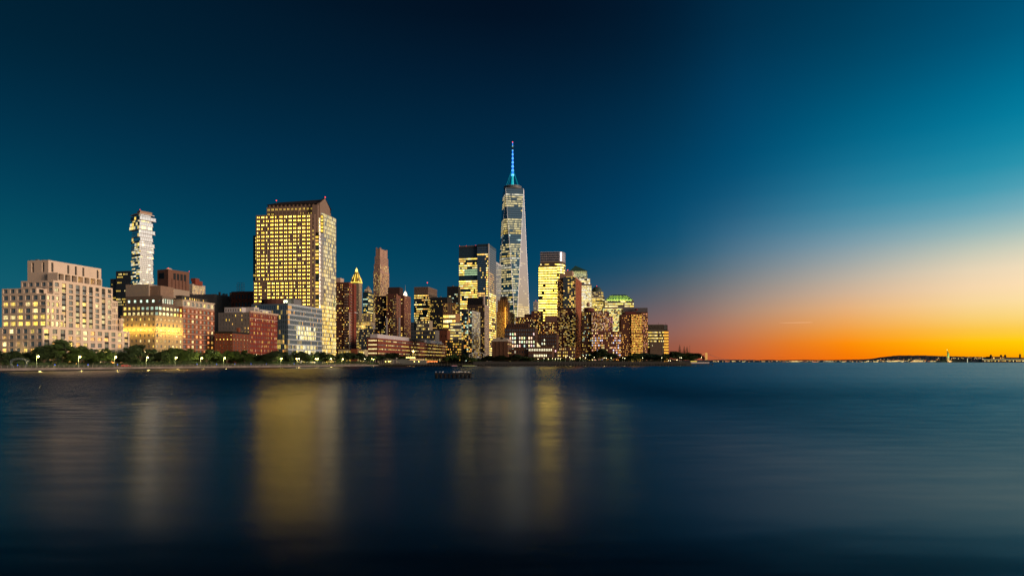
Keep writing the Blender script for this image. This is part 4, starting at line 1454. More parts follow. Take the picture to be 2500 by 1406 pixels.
b.prism(base, 0, zb, mat('prismatic_base', (.30, .31, .33), .3, .6))
b.obj('podium', T)
tg = glass('tower_glass', (.20, .30, .36), .07, .5)
tr = glass('tower_west_glass', (.38, .38, .42), .12, .85)  # brighter glass copy for the west facet, its sky glare put in
tw = glass('tower_spandrel', (.07, .12, .15), .10, .3)
nfl = 66


def ring(t):
    P = []
    for k in range(4):
        P.append((Bp[k] + (Tp[k] - Bp[k]) * t, 'e%da' % k))
        P.append((Bp[k] + (Tp[(k + 1) % 4] - Bp[k]) * t, 'e%db' % k))
    return [p for p, _ in P]


rowp = {}
gmb = [MB() for _ in range(8)]
for j in range(nfl):
    t0, t1 = j / nfl, (j + 1) / nfl
    tm = t0 + (t1 - t0) * .58
    z0, zm_, z1 = zb + (ztp - zb) * t0, zb + (ztp - zb) * tm, zb + (ztp - zb) * t1
    r0, rm, r1 = ring(t0), ring(tm), ring(t1)
    if j >= 64:
        q = 0
    elif j >= 60:
        q = .96
    elif j == 58 or j == 59:
        q = .92
    elif 53 <= j < 58:
        q = .03
    elif 46 <= j < 53:
        q = .94
    elif 42 <= j < 46:
        q = RT.choice([.2, .6, .3])
    else:
        q = min(.97, max(.25, RT.gauss(.80, .2)))
    rc = RT.choice([PALE, PALE, PALE, WHITE, YEL])
    if 42 <= j < 46:
        rc = (.75, 1, .85)
    for k in range(8):
        kk = (k + 1) % 8
        A0, A1 = r0[k], r0[kk]
        w0 = (A1 - A0).length
        wm = (rm[kk] - rm[k]).length
        m_ = max(w0, wm)
        if m_ < .15:
            continue
        n = max(1, int(round(m_ / 3.6)))
        qq = q if k != 7 or j < 15 else q * .22
        st = RT.random() < qq
        for i in range(n):
            f0, f1 = i / n, (i + 1) / n
            p = [A0.lerp(A1, f0), A0.lerp(A1, f1), rm[k].lerp(rm[kk], f1), rm[k].lerp(rm[kk], f0)]
            if RT.random() < .45:
                st = RT.random() < qq
            g = (0, 0, 0)
            bright = (.5 if j >= 15 else .9) if k == 7 else 1.2  # low west facet: reflected neighbour lights put in as window glow
            if st:
                s_ = RT.uniform(.14, .9) * bright
                g = (rc[0] * s_, rc[1] * s_, rc[2] * s_)
            gmb[k].poly([(p[0].x, p[0].y, z0), (p[1].x, p[1].y, z0), (p[2].x, p[2].y, zm_), (p[3].x, p[3].y, zm_)], tg if k != 7 else tr, g)
        gmb[k].poly([(rm[k].x, rm[k].y, zm_), (rm[kk].x, rm[kk].y, zm_), (r1[kk].x, r1[kk].y, z1), (r1[k].x, r1[k].y, z1)], tw if k != 7 else tr)
for k in range(8):
    gmb[k].obj('glass_face', T)
eb = MB()
for k in range(4):
    eb = MB()
    eb.tube((Bp[k].x, Bp[k].y, zb), (Tp[k].x, Tp[k].y, ztp), .5, .5, sp, 5)
    eb.obj('edge_trim', T)
    eb = MB()
    q = Tp[(k + 1) % 4]
    eb.tube((Bp[k].x, Bp[k].y, zb), (q.x, q.y, ztp), .5, .5, sp, 5)
    eb.obj('edge_trim', T)
b = MB()
tops = [(p.x, p.y) for p in Tp][::-1]
b.prism(tops, ztp, ztp + 1.2, sp)
b.obj('parapet', T)
b = MB()
b.lathe(-1.5, 0, [(19, ztp + 1.2), (21.5, ztp + 2.5), (21.5, ztp + 9), (20, ztp + 9.4)], mat('ring_dark', (.03, .035, .04), .5), 28)
b.obj('mast_ring', T)
b = MB()
for zq in (3.5, 6.0, 8.6):
    b.lathe(-1.5, 0, [(21.9, ztp + zq), (21.9, ztp + zq + .5)], mat('ring_steel', (.4, .42, .45), .4), 28)
b.obj('ring_rail', T)['kind'] = 'stuff'
zm0 = ztp + 9.4
ztip = CAMZ + (HY - 348) / F * TY - 1.4
teal, blue = emit('teal_mast_light', (.0, .62, .75), .55), emit('blue_mast_light', (.01, .22, .95), 1.0)
bluew = emit('bright_mast_light', (.10, .50, 1.0), 2.0)
b = MB()
b.lathe(-1.5, 0, [(3.8, zm0), (2.4, zm0 + 14), (2.3, zm0 + 28)], teal, 10)
b.lathe(-1.5, 0, [(3.4, zm0 + 27), (3.4, zm0 + 30)], bluew, 10)
b.obj('mast_base', T)
z = zm0 + 30
H = ztip - z
for k in range(8):
    za, zc = z + H * k / 8, z + H * (k + .94) / 8
    rr = 2.7 - 1.9 * k / 8
    b = MB()
    b.lathe(-1.5, 0, [(rr, za), (rr * .9, zc)], blue if k not in (6,) else mat('mast_dark', (.02, .03, .06)), 8)
    b.obj('mast_segment', T)
    b = MB()
    b.lathe(-1.5, 0, [(rr * 1.25, za - .8), (rr * 1.25, za + .9)], bluew if k != 7 else emit('green_mast_light', (.3, .7, .4), 1), 8)
    b.obj('mast_collar', T)
b = MB()
for k in range(6):
    a = 2 * pi * k / 6 + .3
    b.tube((-1.5 + 17 * cos(a), 17 * sin(a), zm0 - 1), (-1.5 + 2.6 * cos(a), 2.6 * sin(a), zm0 + 40), .45, .35, emit('stay_glow', (.0, .30, .38), .7), 4)
b.obj('mast_stay', T)['kind'] = 'stuff'
b = MB()
b.lathe(-1.5, 0, [(.3, ztip - 1), (.9, ztip), (1.0, ztip + 1.2), (.3, ztip + 2)], emit('red_beacon', (1, .06, .05), 3), 8)
b.obj('beacon_lamp', T)
# ---------------------------------------------------------------- art deco brick tower with gold lit pier
B = Bld('deco_tower', 'brown stepped brick tower with one gold uplit pier, in front of the mast tower', 'building', 1240, 1250, 12, seed=40)
dec = mat('deco_brick', (.16, .085, .04))
x0 = B.fx(1212)
B.block('shaft', x0, 0, 0, B.ry(1257), 0, B.z(760), dec, W(11, 30, .42, .5, resid(.6, [YEL, GOLD, AMBER], .3, 1.0), dep=.6), W(5, 30, .45, .5, resid(.35, [YEL, GOLD], .3, .9), dep=.6), par=1)
B.block('upper', x0 + 3, -2, 3, 26, B.z(760) - 1, B.z(735), dec, W(9, 5, .42, .6, resid(.2, [GOLD], .3, .7), dep=.8), W(4, 5, .42, .6, None), par=1)
B.block('crown', x0 + 6, -5, 6, 22, B.z(735) - 1, B.z(724), mat('dark_brown_panel', (.045, .022, .018)), W(7, 2, .4, .7, None, dep=.8), W(3, 2, .4, .7, None), par=1)
for k in range(6):
    x = x0 + 3 + (-2 - x0 - 3) * k / 5
    B.box('buttress', x - .9, x + .9, 1.4, 3.0, B.z(760) - 2, B.z(731), dec)
xg = B.fx(1234)
B.box('pier', xg - 1.2, xg + 1.2, -1, .0, B.z(810), B.z(749), mat('pale_deco_stone', (.42, .30, .14)))
for k in range(7):
    l = bpy.data.lights.new('pier_light', 'POINT')
    l.energy = 1600
    l.color = (1, .55, .08)
    l.shadow_soft_size = .3
    o = bpy.data.objects.new('pier_light', l)
    C.objects.link(o)
    o.parent = B.root
    o.location = (xg, -5, B.z(806) + k * 6.8)

# ---------------------------------------------------------------- pair of slim riverside towers
B = Bld('slim_tower', 'slim dark glass tower with a pale gridded side standing by the white footbridge', 'building', 1152, 740, 14, seed=41)
zt = B.z(758)
grid = mat('pale_grid', (.42, .40, .36))
B.block('tower', B.fx(1126.5), 0, 0, B.ry(1172.5), 0, zt, mat('black_wall'), W(4, 22, .9, .7, resid(.42, [WARM, YEL, COOL, AMBER], .3, 1.5), g=blueglass, dep=.2), W(5, 22, .84, .74, resid(.6, [PALE, YEL, (.8, .75, .6)], .15, .5), g=blueglass, dep=.3), par=.6, wallR=grid)
B.box('corner_fin', -4.3, -3.7, -.7, .05, 0, zt + 1.5, grid)
B.clutter(B.fx(1130), -1, 1, 16, zt - .6, 3, hmax=3)
B = Bld('slim_tower', 'taller slim tower with a black roof house right behind the slim gridded glass one', 'building', 1183, 800, 14, seed=42)
zt = B.z(744)
B.block('tower', B.fx(1140), 0, 0, B.ry(1194.5), 0, zt, mat('umber_wall', (.07, .045, .035)), W(9, 26, .5, .5, resid(.3, [WARM, YEL], .3, 1.3)), W(4, 26, .6, .6, resid(.4, [PALE, WARM], .2, .6)), par=.8, wallR=mat('rose_grid', (.40, .32, .27)))
B.block('roof_house', B.fx(1141, 3), B.fx(1181, 3), 3, 18, zt - .5, B.z(726), black, None, None, par=.5)
B.box('roof_fin', B.fx(1179, 2.4), B.fx(1182, 2.4), 2.4, 6, zt - .5, B.z(722), mat('rose_grid'))

# white arched footbridge
fb = empty('footbridge', (at(1165, 870, 690).x, 690, QZ), 0, 'white steel bowstring footbridge half hidden by trees at the slim tower', 'bridge')
m2 = MB()
xw = 9.5
wm2 = mat('white_steel', (.62, .60, .55), .5)
prev = None
for sgn in (-1.6, 1.6):
    prev = None
    for k in range(15):
        a = pi * k / 14
        p = (-xw * cos(a), sgn, 3.6 + 6.2 * sin(a))
        if prev:
            m2.tube(prev, p, .22, .22, wm2, 5)
        prev = p
m2.obj('arch', fb)
m2 = MB()
for sgn in (-1.6, 1.6):
    for k in range(1, 14):
        a = pi * k / 14
        x = -xw * cos(a)
        m2.tube((x, sgn, 3.6), (x + .9 * ((-1) ** k), sgn, 3.6 + 6.2 * sin(a)), .1, .1, wm2, 4)
m2.obj('hanger', fb)['kind'] = 'stuff'
m2 = MB()
m2.box(-14, 14, -1.8, 1.8, 3.1, 3.6, wm2)
m2.obj('deck', fb)
for x in (-13, 13):
    m2 = MB()
    m2.box(x - .8, x + .8, -1.5, 1.5, 0, 3.1, grey_conc)
    m2.obj('abutment', fb)

# ---------------------------------------------------------------- brick school group
sb = mat('school_brick', (.12, .055, .032))
B = Bld('school_gym', 'windowless brown brick hall with a pale barrel roof beside the lit brick school', 'building', 1240, 690, 10, seed=43)
zt = B.z(833)
x0, ye = B.fx(1201), B.ry(1251)
B.block('hall', x0, 0, 0, ye, 0, zt, sb, None, W(5, 5, .7, .32, lambda i, j, R: (1.8, 1.2, .35) if j in (4, 2, 0) and R.random() < .8 else None, True))
m2 = MB()
rz_ = MB()
for k in range(10):
    a0, a1_ = pi * k / 10, pi * (k + 1) / 10
    cx_, rx, hh = x0 / 2, -x0 / 2 + .5, B.z(823.5) - zt
    p0, p1 = (cx_ - rx * cos(a0), zt + hh * sin(a0)), (cx_ - rx * cos(a1_), zt + hh * sin(a1_))
    m2.poly([(p0[0], -.4, p0[1]), (p1[0], -.4, p1[1]), (p1[0], ye + .3, p1[1]), (p0[0], ye + .3, p0[1])], mat('pale_roof', (.42, .36, .30)))
    m2.poly([(cx_, -.4, zt), (p0[0], -.4, p0[1]), (p1[0], -.4, p1[1])], mat('pale_roof'))
m2.obj('roof', B.root)
for k in range(3):
    B.box('brick_pilaster', x0 * (k + 1) / 4 - .25, x0 * (k + 1) / 4 + .25, -.3, .0, 0, zt - .5, sb)
for k in range(3):
    B.box('brick_course', x0, 0, -.2, .0, zt * (k + 1) / 4, zt * (k + 1) / 4 + .3, sb)
B.box('roof_hatch', x0 * .42, x0 * .3, -.8, 1, zt + 2.2, zt + 4.2, black)

WH2 = (1, .90, .62)


def li_school(i, j, R):
    m = ['0011011011110', '1111011011111', '1110101111110', '0111101110111', '0011110111110', '0000000000000', '0010000000000']
    return (lambda q: (WH2[0] * q, WH2[1] * q, WH2[2] * q))(R.uniform(1.2, 2.4)) if j < 7 and m[6 - j if j < 7 else 0][i] == '1' else None


def li_sch2(i, j, R):
    return tuple(c * R.uniform(1.2, 2.4) for c in WH2) if (i, j) in ((0, 1), (0, 2), (1, 2), (0, 3), (1, 4), (0, 4)) or R.random() < .1 else None


B = Bld('school', 'dark brick school with big square white lit windows', 'building', 1306, 710, 10, seed=44)
zt = B.z(799)
B.block('wall', B.fx(1232), 0, 0, 24, 0, zt, mat('school_dark_brick', (.075, .035, .022)), W(13, 9, .62, .62, lambda i, j, R: None if j > 7 or j < 2 else (tuple(c * R.uniform(1.0, 2.4) for c in WH2) if R.random() < (.12 if i < 1 else .72 if j < 7 else .25) else None), True, mull=1), W(2, 9, .5, .5, None), par=.6)
B.block('upper', B.fx(1236, 6), B.fx(1290, 6), 6, 22, zt - .6, B.z(790, 0, 6), mat('school_dark_brick'), W(9, 1, .4, .4, None), None, par=.5)
B = Bld('school_wing', 'dark brick school wing with a few white lit windows, right of the school', 'building', 1359, 730, 10, seed=45)
B.block('wall', B.fx(1310), 0, 0, 24, 0, B.z(815), mat('school_dark_brick'), W(9, 8, .55, .6, li_sch2, True, mull=1), None, par=.5)
B = Bld('school_annexe', 'low brick annexe with a lit clerestory strip below the school', 'building', 1348, 685, 10, seed=46)
zt = B.z(846)
B.block('wall', B.fx(1290), 0, 0, 18, 0, zt, sb, W(14, 3, .62, .42, lambda i, j, R: (1.5, 1.35, .85) if j == 2 else ((2, 1.7, 1.0) if j == 1 and 2 < i < 11 else None), True), None, par=.3)
B.block('gabled_hall', B.fx(1248), B.fx(1289), 2, 16, 0, B.z(852), sb, W(7, 3, .5, .5, resid(.12, [WH2], .3, 1)), None)
m2 = MB()
xa, xb = B.fx(1248), B.fx(1289)
zz, zr = B.z(852), B.z(848.5)
gm = mat('grey_roof', (.10, .09, .085))
m2.poly([(xa - .4, 1.6, zz), ((xa + xb) / 2, 1.6, zr), (xb + .4, 1.6, zz)], sb)
m2.poly([(xa - .4, 1.6, zz), ((xa + xb) / 2, 1.6, zr), ((xa + xb) / 2, 16, zr), (xa - .4, 16, zz)], gm)
m2.poly([(xb + .4, 1.6, zz), (xb + .4, 16, zz), ((xa + xb) / 2, 16, zr), ((xa + xb) / 2, 1.6, zr)], gm)
m2.obj('roof', B.root)
m2 = MB()
xg = B.fx(1314, 8)
zg = zt - .3
m2.poly([(xg - 1.4, 8, zg), (xg + 2.6, 8, zg), (xg - 1.4, 8.6, zg + 5.2)], emit('lantern_glass', (1, .85, .4), .9))
m2.poly([(xg - 1.4, 12, zg), (xg - 1.4, 8, zg), (xg - 1.4, 8.6, zg + 5.2)], emit('lantern_glass', (1, .85, .4), .9))
m2.poly([(xg + 2.6, 8, zg), (xg + 2.6, 12, zg), (xg - 1.4, 8.6, zg + 5.2)], emit('lantern_glass', (1, .85, .4), .9))
m2.obj('glass_pyramid', B.root)

# brick mid rises behind the school
rw = resid(.42, [YEL, WARM, AMBER, PALE], .5, 2.0)
B = Bld('brick_midrise', 'stepped dark red brick block with lit windows left of the bright office tower', 'building', 1319, 800, 10, seed=47)
B.block('wall', B.fx(1258), 0, 0, 30, 0, B.z(773), brick_brown, W(16, 20, .52, .5, rw), W(2, 20, .5, .5, None), par=.6)
B.block('upper', B.fx(1297, 3), -.02, 3, 28, B.z(773) - .6, B.z(759, 0, 3), mat('brown_brick_red', (.15, .05, .035)), W(6, 3, .5, .5, resid(.3, [YEL, WARM], .5, 1.5)), None, par=.6)
B.block('upper', B.fx(1280, 3), B.fx(1297, 3) - .1, 4, 26, B.z(773) - .6, B.z(766, 0, 3), brick_dark, None, None, par=.5)
B.clutter(B.fx(1262), B.fx(1280), 4, 26, B.z(773) - .6, 3, hmax=2)
B = Bld('brick_midrise', 'brick block with a plain pinkish roof house in front of the bright office tower', 'building', 1359, 790, 10, seed=48)
B.block('wall', B.fx(1320), 0, 0, 26, 0, B.z(784), brick_brown, W(10, 18, .52, .5, rw), W(2, 18, .5, .5, None), par=.6)
B.block('roof_house', B.fx(1330, 3), -.2, 3, 20, B.z(784) - .6, B.z(769.5), mat('rose_stucco', (.20, .11, .085)), None, None, par=.4)
B = Bld('pale_tower', 'small far white framed tower peeking out left of the bright office tower', 'building', 1313, 1800, 10, seed=49)
B.block('shaft', B.fx(1302), 0, 0, 18, 0, B.z(736), mat('white_panel'), W(5, 40, .6, .7, resid(.15, [PALE], .3, .8), g=blueglass), None, par=1)
B.beacon(-6, 4, B.z(736), 3, .7)

# ---------------------------------------------------------------- bright office tower with curved side
B = Bld('lit_tower', 'bright yellow lit office tower with a dark banded top and curved right side', 'building', 1360, 1250, 6, seed=50)
zc = B.z(646)
ol = office(.985, [YEL, YEL, GOLD], 3.4, 5.4, .02, .3)
fw = mat('bronze_wall')
x0 = B.fx(1315)
B.block('lower', x0, 0, 0, 30, 0, zc, fw, W(9, 30, .90, .46, ol), W(6, 30, .9, .46, ol), par=1)
zu, zt = B.z(638, 0, 6), B.z(614.6, 0, 6)
mbc, gz = MB(), MB()
pts = [(B.fx(1319, 6), 6), (B.fx(1365, 6), 6)]
xa, yb = pts[1]
ra, rb2 = B.fx(1380.5, 30) - xa, 26.0
arc = [pts[0], pts[1]] + [(xa + ra * sin(pi / 2 * k / 7), 6 + rb2 * (1 - cos(pi / 2 * k / 7))) for k in range(1, 8)]
wb = mat('lilac_band', (.40, .37, .40), .4)
ds = glass('smoke_glass', (.03, .035, .04), .12, .2)
for a, b_ in zip(arc, arc[1:]):
    U = Vector((b_[0] - a[0], b_[1] - a[1], 0))
    w = U.length
    U.normalize()
    Nn = Vector((U.y, -U.x, 0))
    n = max(1, int(w / 4))
    curved = a != arc[0]
    B.facade(mbc, gz, (a[0], a[1], 0), U, Nn, w, 0, zu, W(n, 30, .93, .52, office(.95, [YEL, YEL, PALE], 1.6, 3.0, .1), dep=.2), fw)
    B.facade(mbc, gz, (a[0], a[1], 0), U, Nn, w, zu, zt, W(n, 4, .97, .72, None, g=ds if not curved else glass('lilac_glass', (.40, .36, .42), .15, .7), dep=.25), wb)
mbc.poly([(p[0], p[1], zt) for p in arc] + [(pts[0][0], 32, zt)], wb)
mbc.obj('upper', B.root)
g = gz.obj('glazing', B.root)
g['kind'] = 'stuff'

# brick tower with central glass bay
B = Bld('brick_tower', 'tall red brick tower with a blue glass bay and beige roof house near the quay', 'building', 1405, 790, 14, seed=51)
zt = B.z(677)
x0 = B.fx(1361)
ye = B.ry(1420) if B.ry(1420) > 0 else 30
ye = min(ye, 60)
rr_ = resid(.42, [WARM, YEL, AMBER], .5, 2.0)
zb5 = B.z(752)
B.block('base', x0, 0, 0, ye, 0, zb5, brick_brown, W(13, 27, .5, .45, resid(.36, [WARM, YEL, PALE], .5, 2.0)), W(6, 27, .45, .45, resid(.8, [AMBER, WARM, (1, .3, .08)], .5, 1.4)), wallR=brick_orange)  # right face coloured orange for the sunset on it, wall and panes
B.block('left_part', x0 + .01, B.fx(1375), .01, ye, zb5 + .02, B.z(681), brick_brown, W(4, 17, .5, .45, rr_), None, par=.6)
B.block('glass_bay', B.fx(1375) + .02, B.fx(1402), -1.0, ye - .1, zb5 + .02, B.z(676), mat('slate_panel', (.12, .13, .14), .5), W(7, 17, .9, .6, lambda i, j, R: resid(.5 if i > 2 else .2, [YEL, WARM], .4, 1.8)(i, j, R), g=blueglass, dep=.2), None, par=.6)
B.block('right_part', B.fx(1402) + .02, -.01, .01, ye, zb5 + .02, zt, brick_red, W(1, 17, .6, .45, rr_), W(6, 17, .45, .45, resid(.55, [AMBER, WARM, (1, .3, .08)], .5, 1.3)), par=.6, wallR=brick_orange)  # right face again carries the sunset in its brick colour
B.block('crown_storey', B.fx(1382, 3), B.fx(1404, 3), 3, ye - 2, zt - .6, B.z(673), stone_pale, W(6, 1, .7, .7, resid(.95, [YEL, GOLD], 1, 2)), None)
B.block('roof_house', B.fx(1379, 5), B.fx(1397, 5), 5, 18, zt - .5, B.z(659.5), mat('rose_stone', (.42, .28, .20)), None, W(1, 1, .3, .4, None), par=.4)
B.block('roof_house', B.fx(1366, 4), B.fx(1378, 4), 4, 16, zt - .5, B.z(667), mat('rose_stone'), None, None, par=.4)
B.box('corner_trim', -.3, .35, -.35, .3, 0, zt, mat('rose_stone'))
B.beacon(B.fx(1386, 6), 6, B.z(660), 1.5, .5)
B = Bld('brick_terrace', 'low brick apartment terrace with yellow windows at the foot of the brick tower', 'building', 1404, 735, 8, seed=52)
B.block('wall', B.fx(1352), 0, 0, 16, 0, B.z(847), brick_brown, W(12, 5, .55, .5, resid(.62, [YEL, WARM, PALE], .7, 2.1), True, mull=1), None, par=.4)

# pyramid roofed office tower
B = Bld('pyramid_tower', 'office tower with a green pyramid roof and white lit ribbon floors', 'building', 1412, 1200, 4, seed=53)
sl = mat('grey_granite', (.26, .24, .23))
rib = office(.92, [PALE, WHITE, PALE], .8, 1.6, .1, .3)
x0 = B.fx(1391)
for (pr, py, n) in ((1444, 693, 40), (1440.5, 680, 6), (1434, 669, 4)):
    pass
d1 = 62.0
B.block('shaft', x0 - 4, B.fx(1444, 3), 3, 60, 0, B.z(693), sl, W(16, 44, .96, .5, rib), None, par=.5)
B.block('tier', x0 - 2, B.fx(1440.5, 4), 4, 56, B.z(693) - .5, B.z(680, 0, 4), sl, W(15, 3, .96, .5, rib), None, par=.5)
B.block('tier', x0, B.fx(1434, 5), 5, 52, B.z(680) - .5, B.z(668, 0, 5), sl, W(13, 3, .9, .4, resid(.25, [PALE], .4, 1)), None, par=.5)
B.block('cornice_storey', x0 + 1, B.fx(1432.5, 6), 6, 48, B.z(668) - .5, B.z(662, 0, 6), mat('lit_stone', (.36, .36, .25)), None, None)
green = mat('copper_green', (.035, .10, .075), .6)
m2 = MB()
xa, xb, ya, yb = x0 - .5, B.fx(1433, 6) + 1, 5.4, 49
ap = ((xa + xb) / 2 - 5, (ya + yb) / 2, B.z(648.5, 0, 27))
zz = B.z(661.5, 0, 6)
for p, q in (((xa, ya), (xb, ya)), ((xb, ya), (xb, yb)), ((xb, yb), (xa, yb)), ((xa, yb), (xa, ya))):
    m2.poly([p + (zz,), q + (zz,), ap], green)
m2.obj('pyramid_roof', B.root)
strip_light(B, (x0, 2), (B.fx(1432, 3), 2), 6, 700, (.85, 1, .5), B.z(670))

# dome roofed office tower
B = Bld('dome_tower', 'office tower with a dark copper dome behind the water tank', 'building', 1466, 1300, 4, seed=54)
x0 = B.fx(1442)
zt = B.z(712)
o6 = office(.8, [YEL, PALE], .6, 1.7, .2, .4)
B.block('shaft', x0, B.fx(1476), 0, 46, 0, B.z(724), sl, W(12, 40, .94, .5, o6), None, par=.5)
B.block('tier', x0 + 1, B.fx(1473, 2), 2, 44, B.z(724) - .5, zt, sl, W(11, 3, .9, .5, resid(.35, [PALE, YEL], .4, 1.2)), None, par=.5)
m2 = MB()
R_ = (B.fx(1470, 20) - B.fx(1444, 20)) / 2
m2.lathe(B.fx(1457, 22), 23, [(R_ * 1.02, zt - .4), (R_ * 1.02, zt + 1.5)] + [(R_ * cos(a), zt + 1.5 + R_ * 1.05 * sin(a)) for a in [k * pi / 18 for k in range(9)]] + [(.3, zt + 1.5 + R_ * 1.07)], mat('dome_copper', (.05, .075, .065), .55), 28)
m2.obj('dome', B.root)
B.beacon(B.fx(1457, 22), 23, zt + R_ * 1.1, 2, .6)

# stepped roof office tower
B = Bld('stepped_roof_tower', 'office tower topped by a green lit stepped truncated pyramid', 'building', 1530, 1250, 4, seed=55)
x0 = B.fx(1477)
B.block('shaft', x0 - 4, B.fx(1549), 0, 60, 0, B.z(750), sl, W(24, 34, .90, .55, office(.85, [YEL, PALE, (.9, 1, .4)], .7, 1.8, .15, .35)), None, par=.5)
B.block('tier', x0, B.fx(1547.5, 2), 2, 58, B.z(750) - .5, B.z(733, 0, 2), sl, W(22, 3, .92, .5, office(.85, [YEL, PALE], .6, 1.6, .1)), None, par=.5)
m2 = MB()
gl_ = mat('lit_green_stone', (.20, .26, .10))
zs5 = [B.z(y, 0, 6) for y in (733, 727, 723, 718)]
ins = [1.5, 6, 9.5, 15]
X0, X1 = x0, B.fx(1547, 2)
for k in range(3):
    a, b_ = ins[k], ins[k + 1]
    m2 = MB()
    A = [(X0 + a, 2 + a), (X1 - a, 2 + a), (X1 - a, 58 - a), (X0 + a, 58 - a)]
    Bq = [(X0 + b_, 2 + b_), (X1 - b_, 2 + b_), (X1 - b_, 58 - b_), (X0 + b_, 58 - b_)]
    zv = zs5[k] + (zs5[k + 1] - zs5[k]) * .35
    for i in range(4):
        j = (i + 1) % 4
        m2.poly([A[i] + (zs5[k],), A[j] + (zs5[k],), A[j] + (zv,), A[i] + (zv,)], gl_)
        m2.poly([A[i] + (zv,), A[j] + (zv,), Bq[j] + (zs5[k + 1],), Bq[i] + (zs5[k + 1],)], green)
    if k == 2:
        m2.poly([q + (zs5[3],) for q in Bq], green)
    m2.obj('roof_step', B.root)
strip_light(B, (X0 + 4, 1), (X1 - 4, 1), 8, 1300, (.8, 1, .25), zs5[0] + 1)
strip_light(B, (X0 + 10, 7), (X1 - 10, 7), 6, 500, (.8, 1, .25), zs5[1] + 3)

# gridded brick tower with tank
pale_w = resid(.62, [(1, .72, .55), (1, .62, .42), PALE, WARM, AMBER], .4, 1.5)
B = Bld('brick_tower', 'gridded brick apartment tower with a round red roof house and a water tank', 'building', 1444, 780, 3, seed=56)
zt = B.z(760)
zl = B.z(808)
B.block('left_part', B.fx(1421.5), 0, 0, 24, 0, zt, brick_dark, W(6, 22, .55, .45, resid(.35, [YEL, COOL, WARM], .4, 1.6)), None, par=.6)
B.block('right_part', .02, B.fx(1486), -1.5, 24, zl - .5, zt, mat('brick_rose', (.17, .055, .045)), W(11, 13, .62, .56, pale_w), W(3, 13, .5, .5, resid(.5, [WARM, AMBER], .4, 1.2)), par=.6)
B.block('curved_end', B.fx(1486) + .02, B.fx(1496), 0, 20, zl - .5, B.z(773), mat('brick_rose'), W(3, 12, .55, .56, resid(.55, [(1, .45, .35), WARM, (1, .4, .6)], .4, 1.2)), None, par=.5)
B.block('lower', .03, B.fx(1515), -2.5, 26, 0, zl - .52, mat('brick_rose'), W(18, 13, .6, .55, lambda i, j, R: resid(.7, [(1, .5, .3), WARM, PALE, AMBER, (.8, .8, 1)], .5, 1.7)(i, j, R) if not (6 < i < 12 and j > 3) else resid(.3, [WARM, PALE], .3, 1.2)(i, j, R), dep=.4), None, par=.6)
m2 = MB()
m2.lathe(B.fx(1438, 9), 10, [(6.0, zt - .5), (6.0, zt + 4.6)], mat('dark_red_panel', (.12, .03, .025)), 20)
m2.obj('roof_drum', B.root)
B.tank(B.fx(1436, 9), 10, zt + 4.6, 1.9, 3.6, mat('tank_rose', (.34, .19, .14)))
for k in range(9):
    x = 1 + (B.fx(1486) - 1) * k / 8
    B.box('roof_pier', x - .35, x + .35, -1.7, -1.4, zt - 4, zt + .9, mat('brick_rose'))

# orange lit tower
B = Bld('brick_tower', 'warm brick apartment tower with a dark left side and an evenly gridded right face', 'building', 1541, 800, 3, seed=57)
zt, zl = B.z(767), B.z(813)
gold_w = resid(.88, [AMBER, GOLD, WARM, YEL], .7, 2.0)
B.block('left_part', B.fx(1516), 0, 0, 22, 0, zt, brick_brown, W(7, 21, .45, .42, resid(.3, [AMBER, WARM], .4, 1.6)), None, par=.6)
B.block('right_part', .02, B.fx(1566.5), -1, 22, zl - .5, zt, brick_orange, W(8, 9, .62, .5, gold_w), None, par=.6)
B.block('base', .03, B.fx(1568.5), -3, 24, 0, zl - .52, brick_orange, W(9, 14, .64, .52, resid(.9, [AMBER, GOLD, WARM, YEL], .7, 2.0)), None, par=.6)
B.block('base_left', B.fx(1515), -.02, -2, 22, 0, zl - .6, brick_brown, W(7, 13, .5, .45, resid(.42, [AMBER, WARM], .5, 1.8)), None, par=.5)
B.block('roof_house', B.fx(1527, 4), B.fx(1553, 4), 4, 18, zt - .5, B.z(760), mat('dark_red_panel'), None, None, par=.4)
B = Bld('dark_tower', 'dark brick tower with flat grey roof band and pink lit edge behind the warm one', 'building', 1566, 860, 3, seed=58)
zt = B.z(762)
B.block('shaft', B.fx(1523), 0, 0, 26, 0, zt, brick_dark, W(12, 22, .4, .45, resid(.15, [YEL, COOL], .4, 1.5)), None)
B.block('edge', .02, B.fx(1582), 1, 26, 0, zt, mat('sunlit_brick'), W(5, 24, .55, .5, resid(.6, [AMBER, (1, .4, .25), WARM], .5, 1.5)), None)
B.block('roof_band', B.fx(1522), B.fx(1581), -.3, 27, zt + .02, B.z(751.5), mat('slate_grey_panel', (.09, .085, .095), .6), None, None, par=.5)
m2 = MB()
x = B.fx(1553, -3)
m2.lathe(x, -4, [(.2, B.z(759)), (2.0, B.z(757.5)), (2.2, B.z(756)), (.4, B.z(754))], mat('brick_red_tank', (.2, .03, .02)), 12)
m2.obj('roof_tank', B.root)

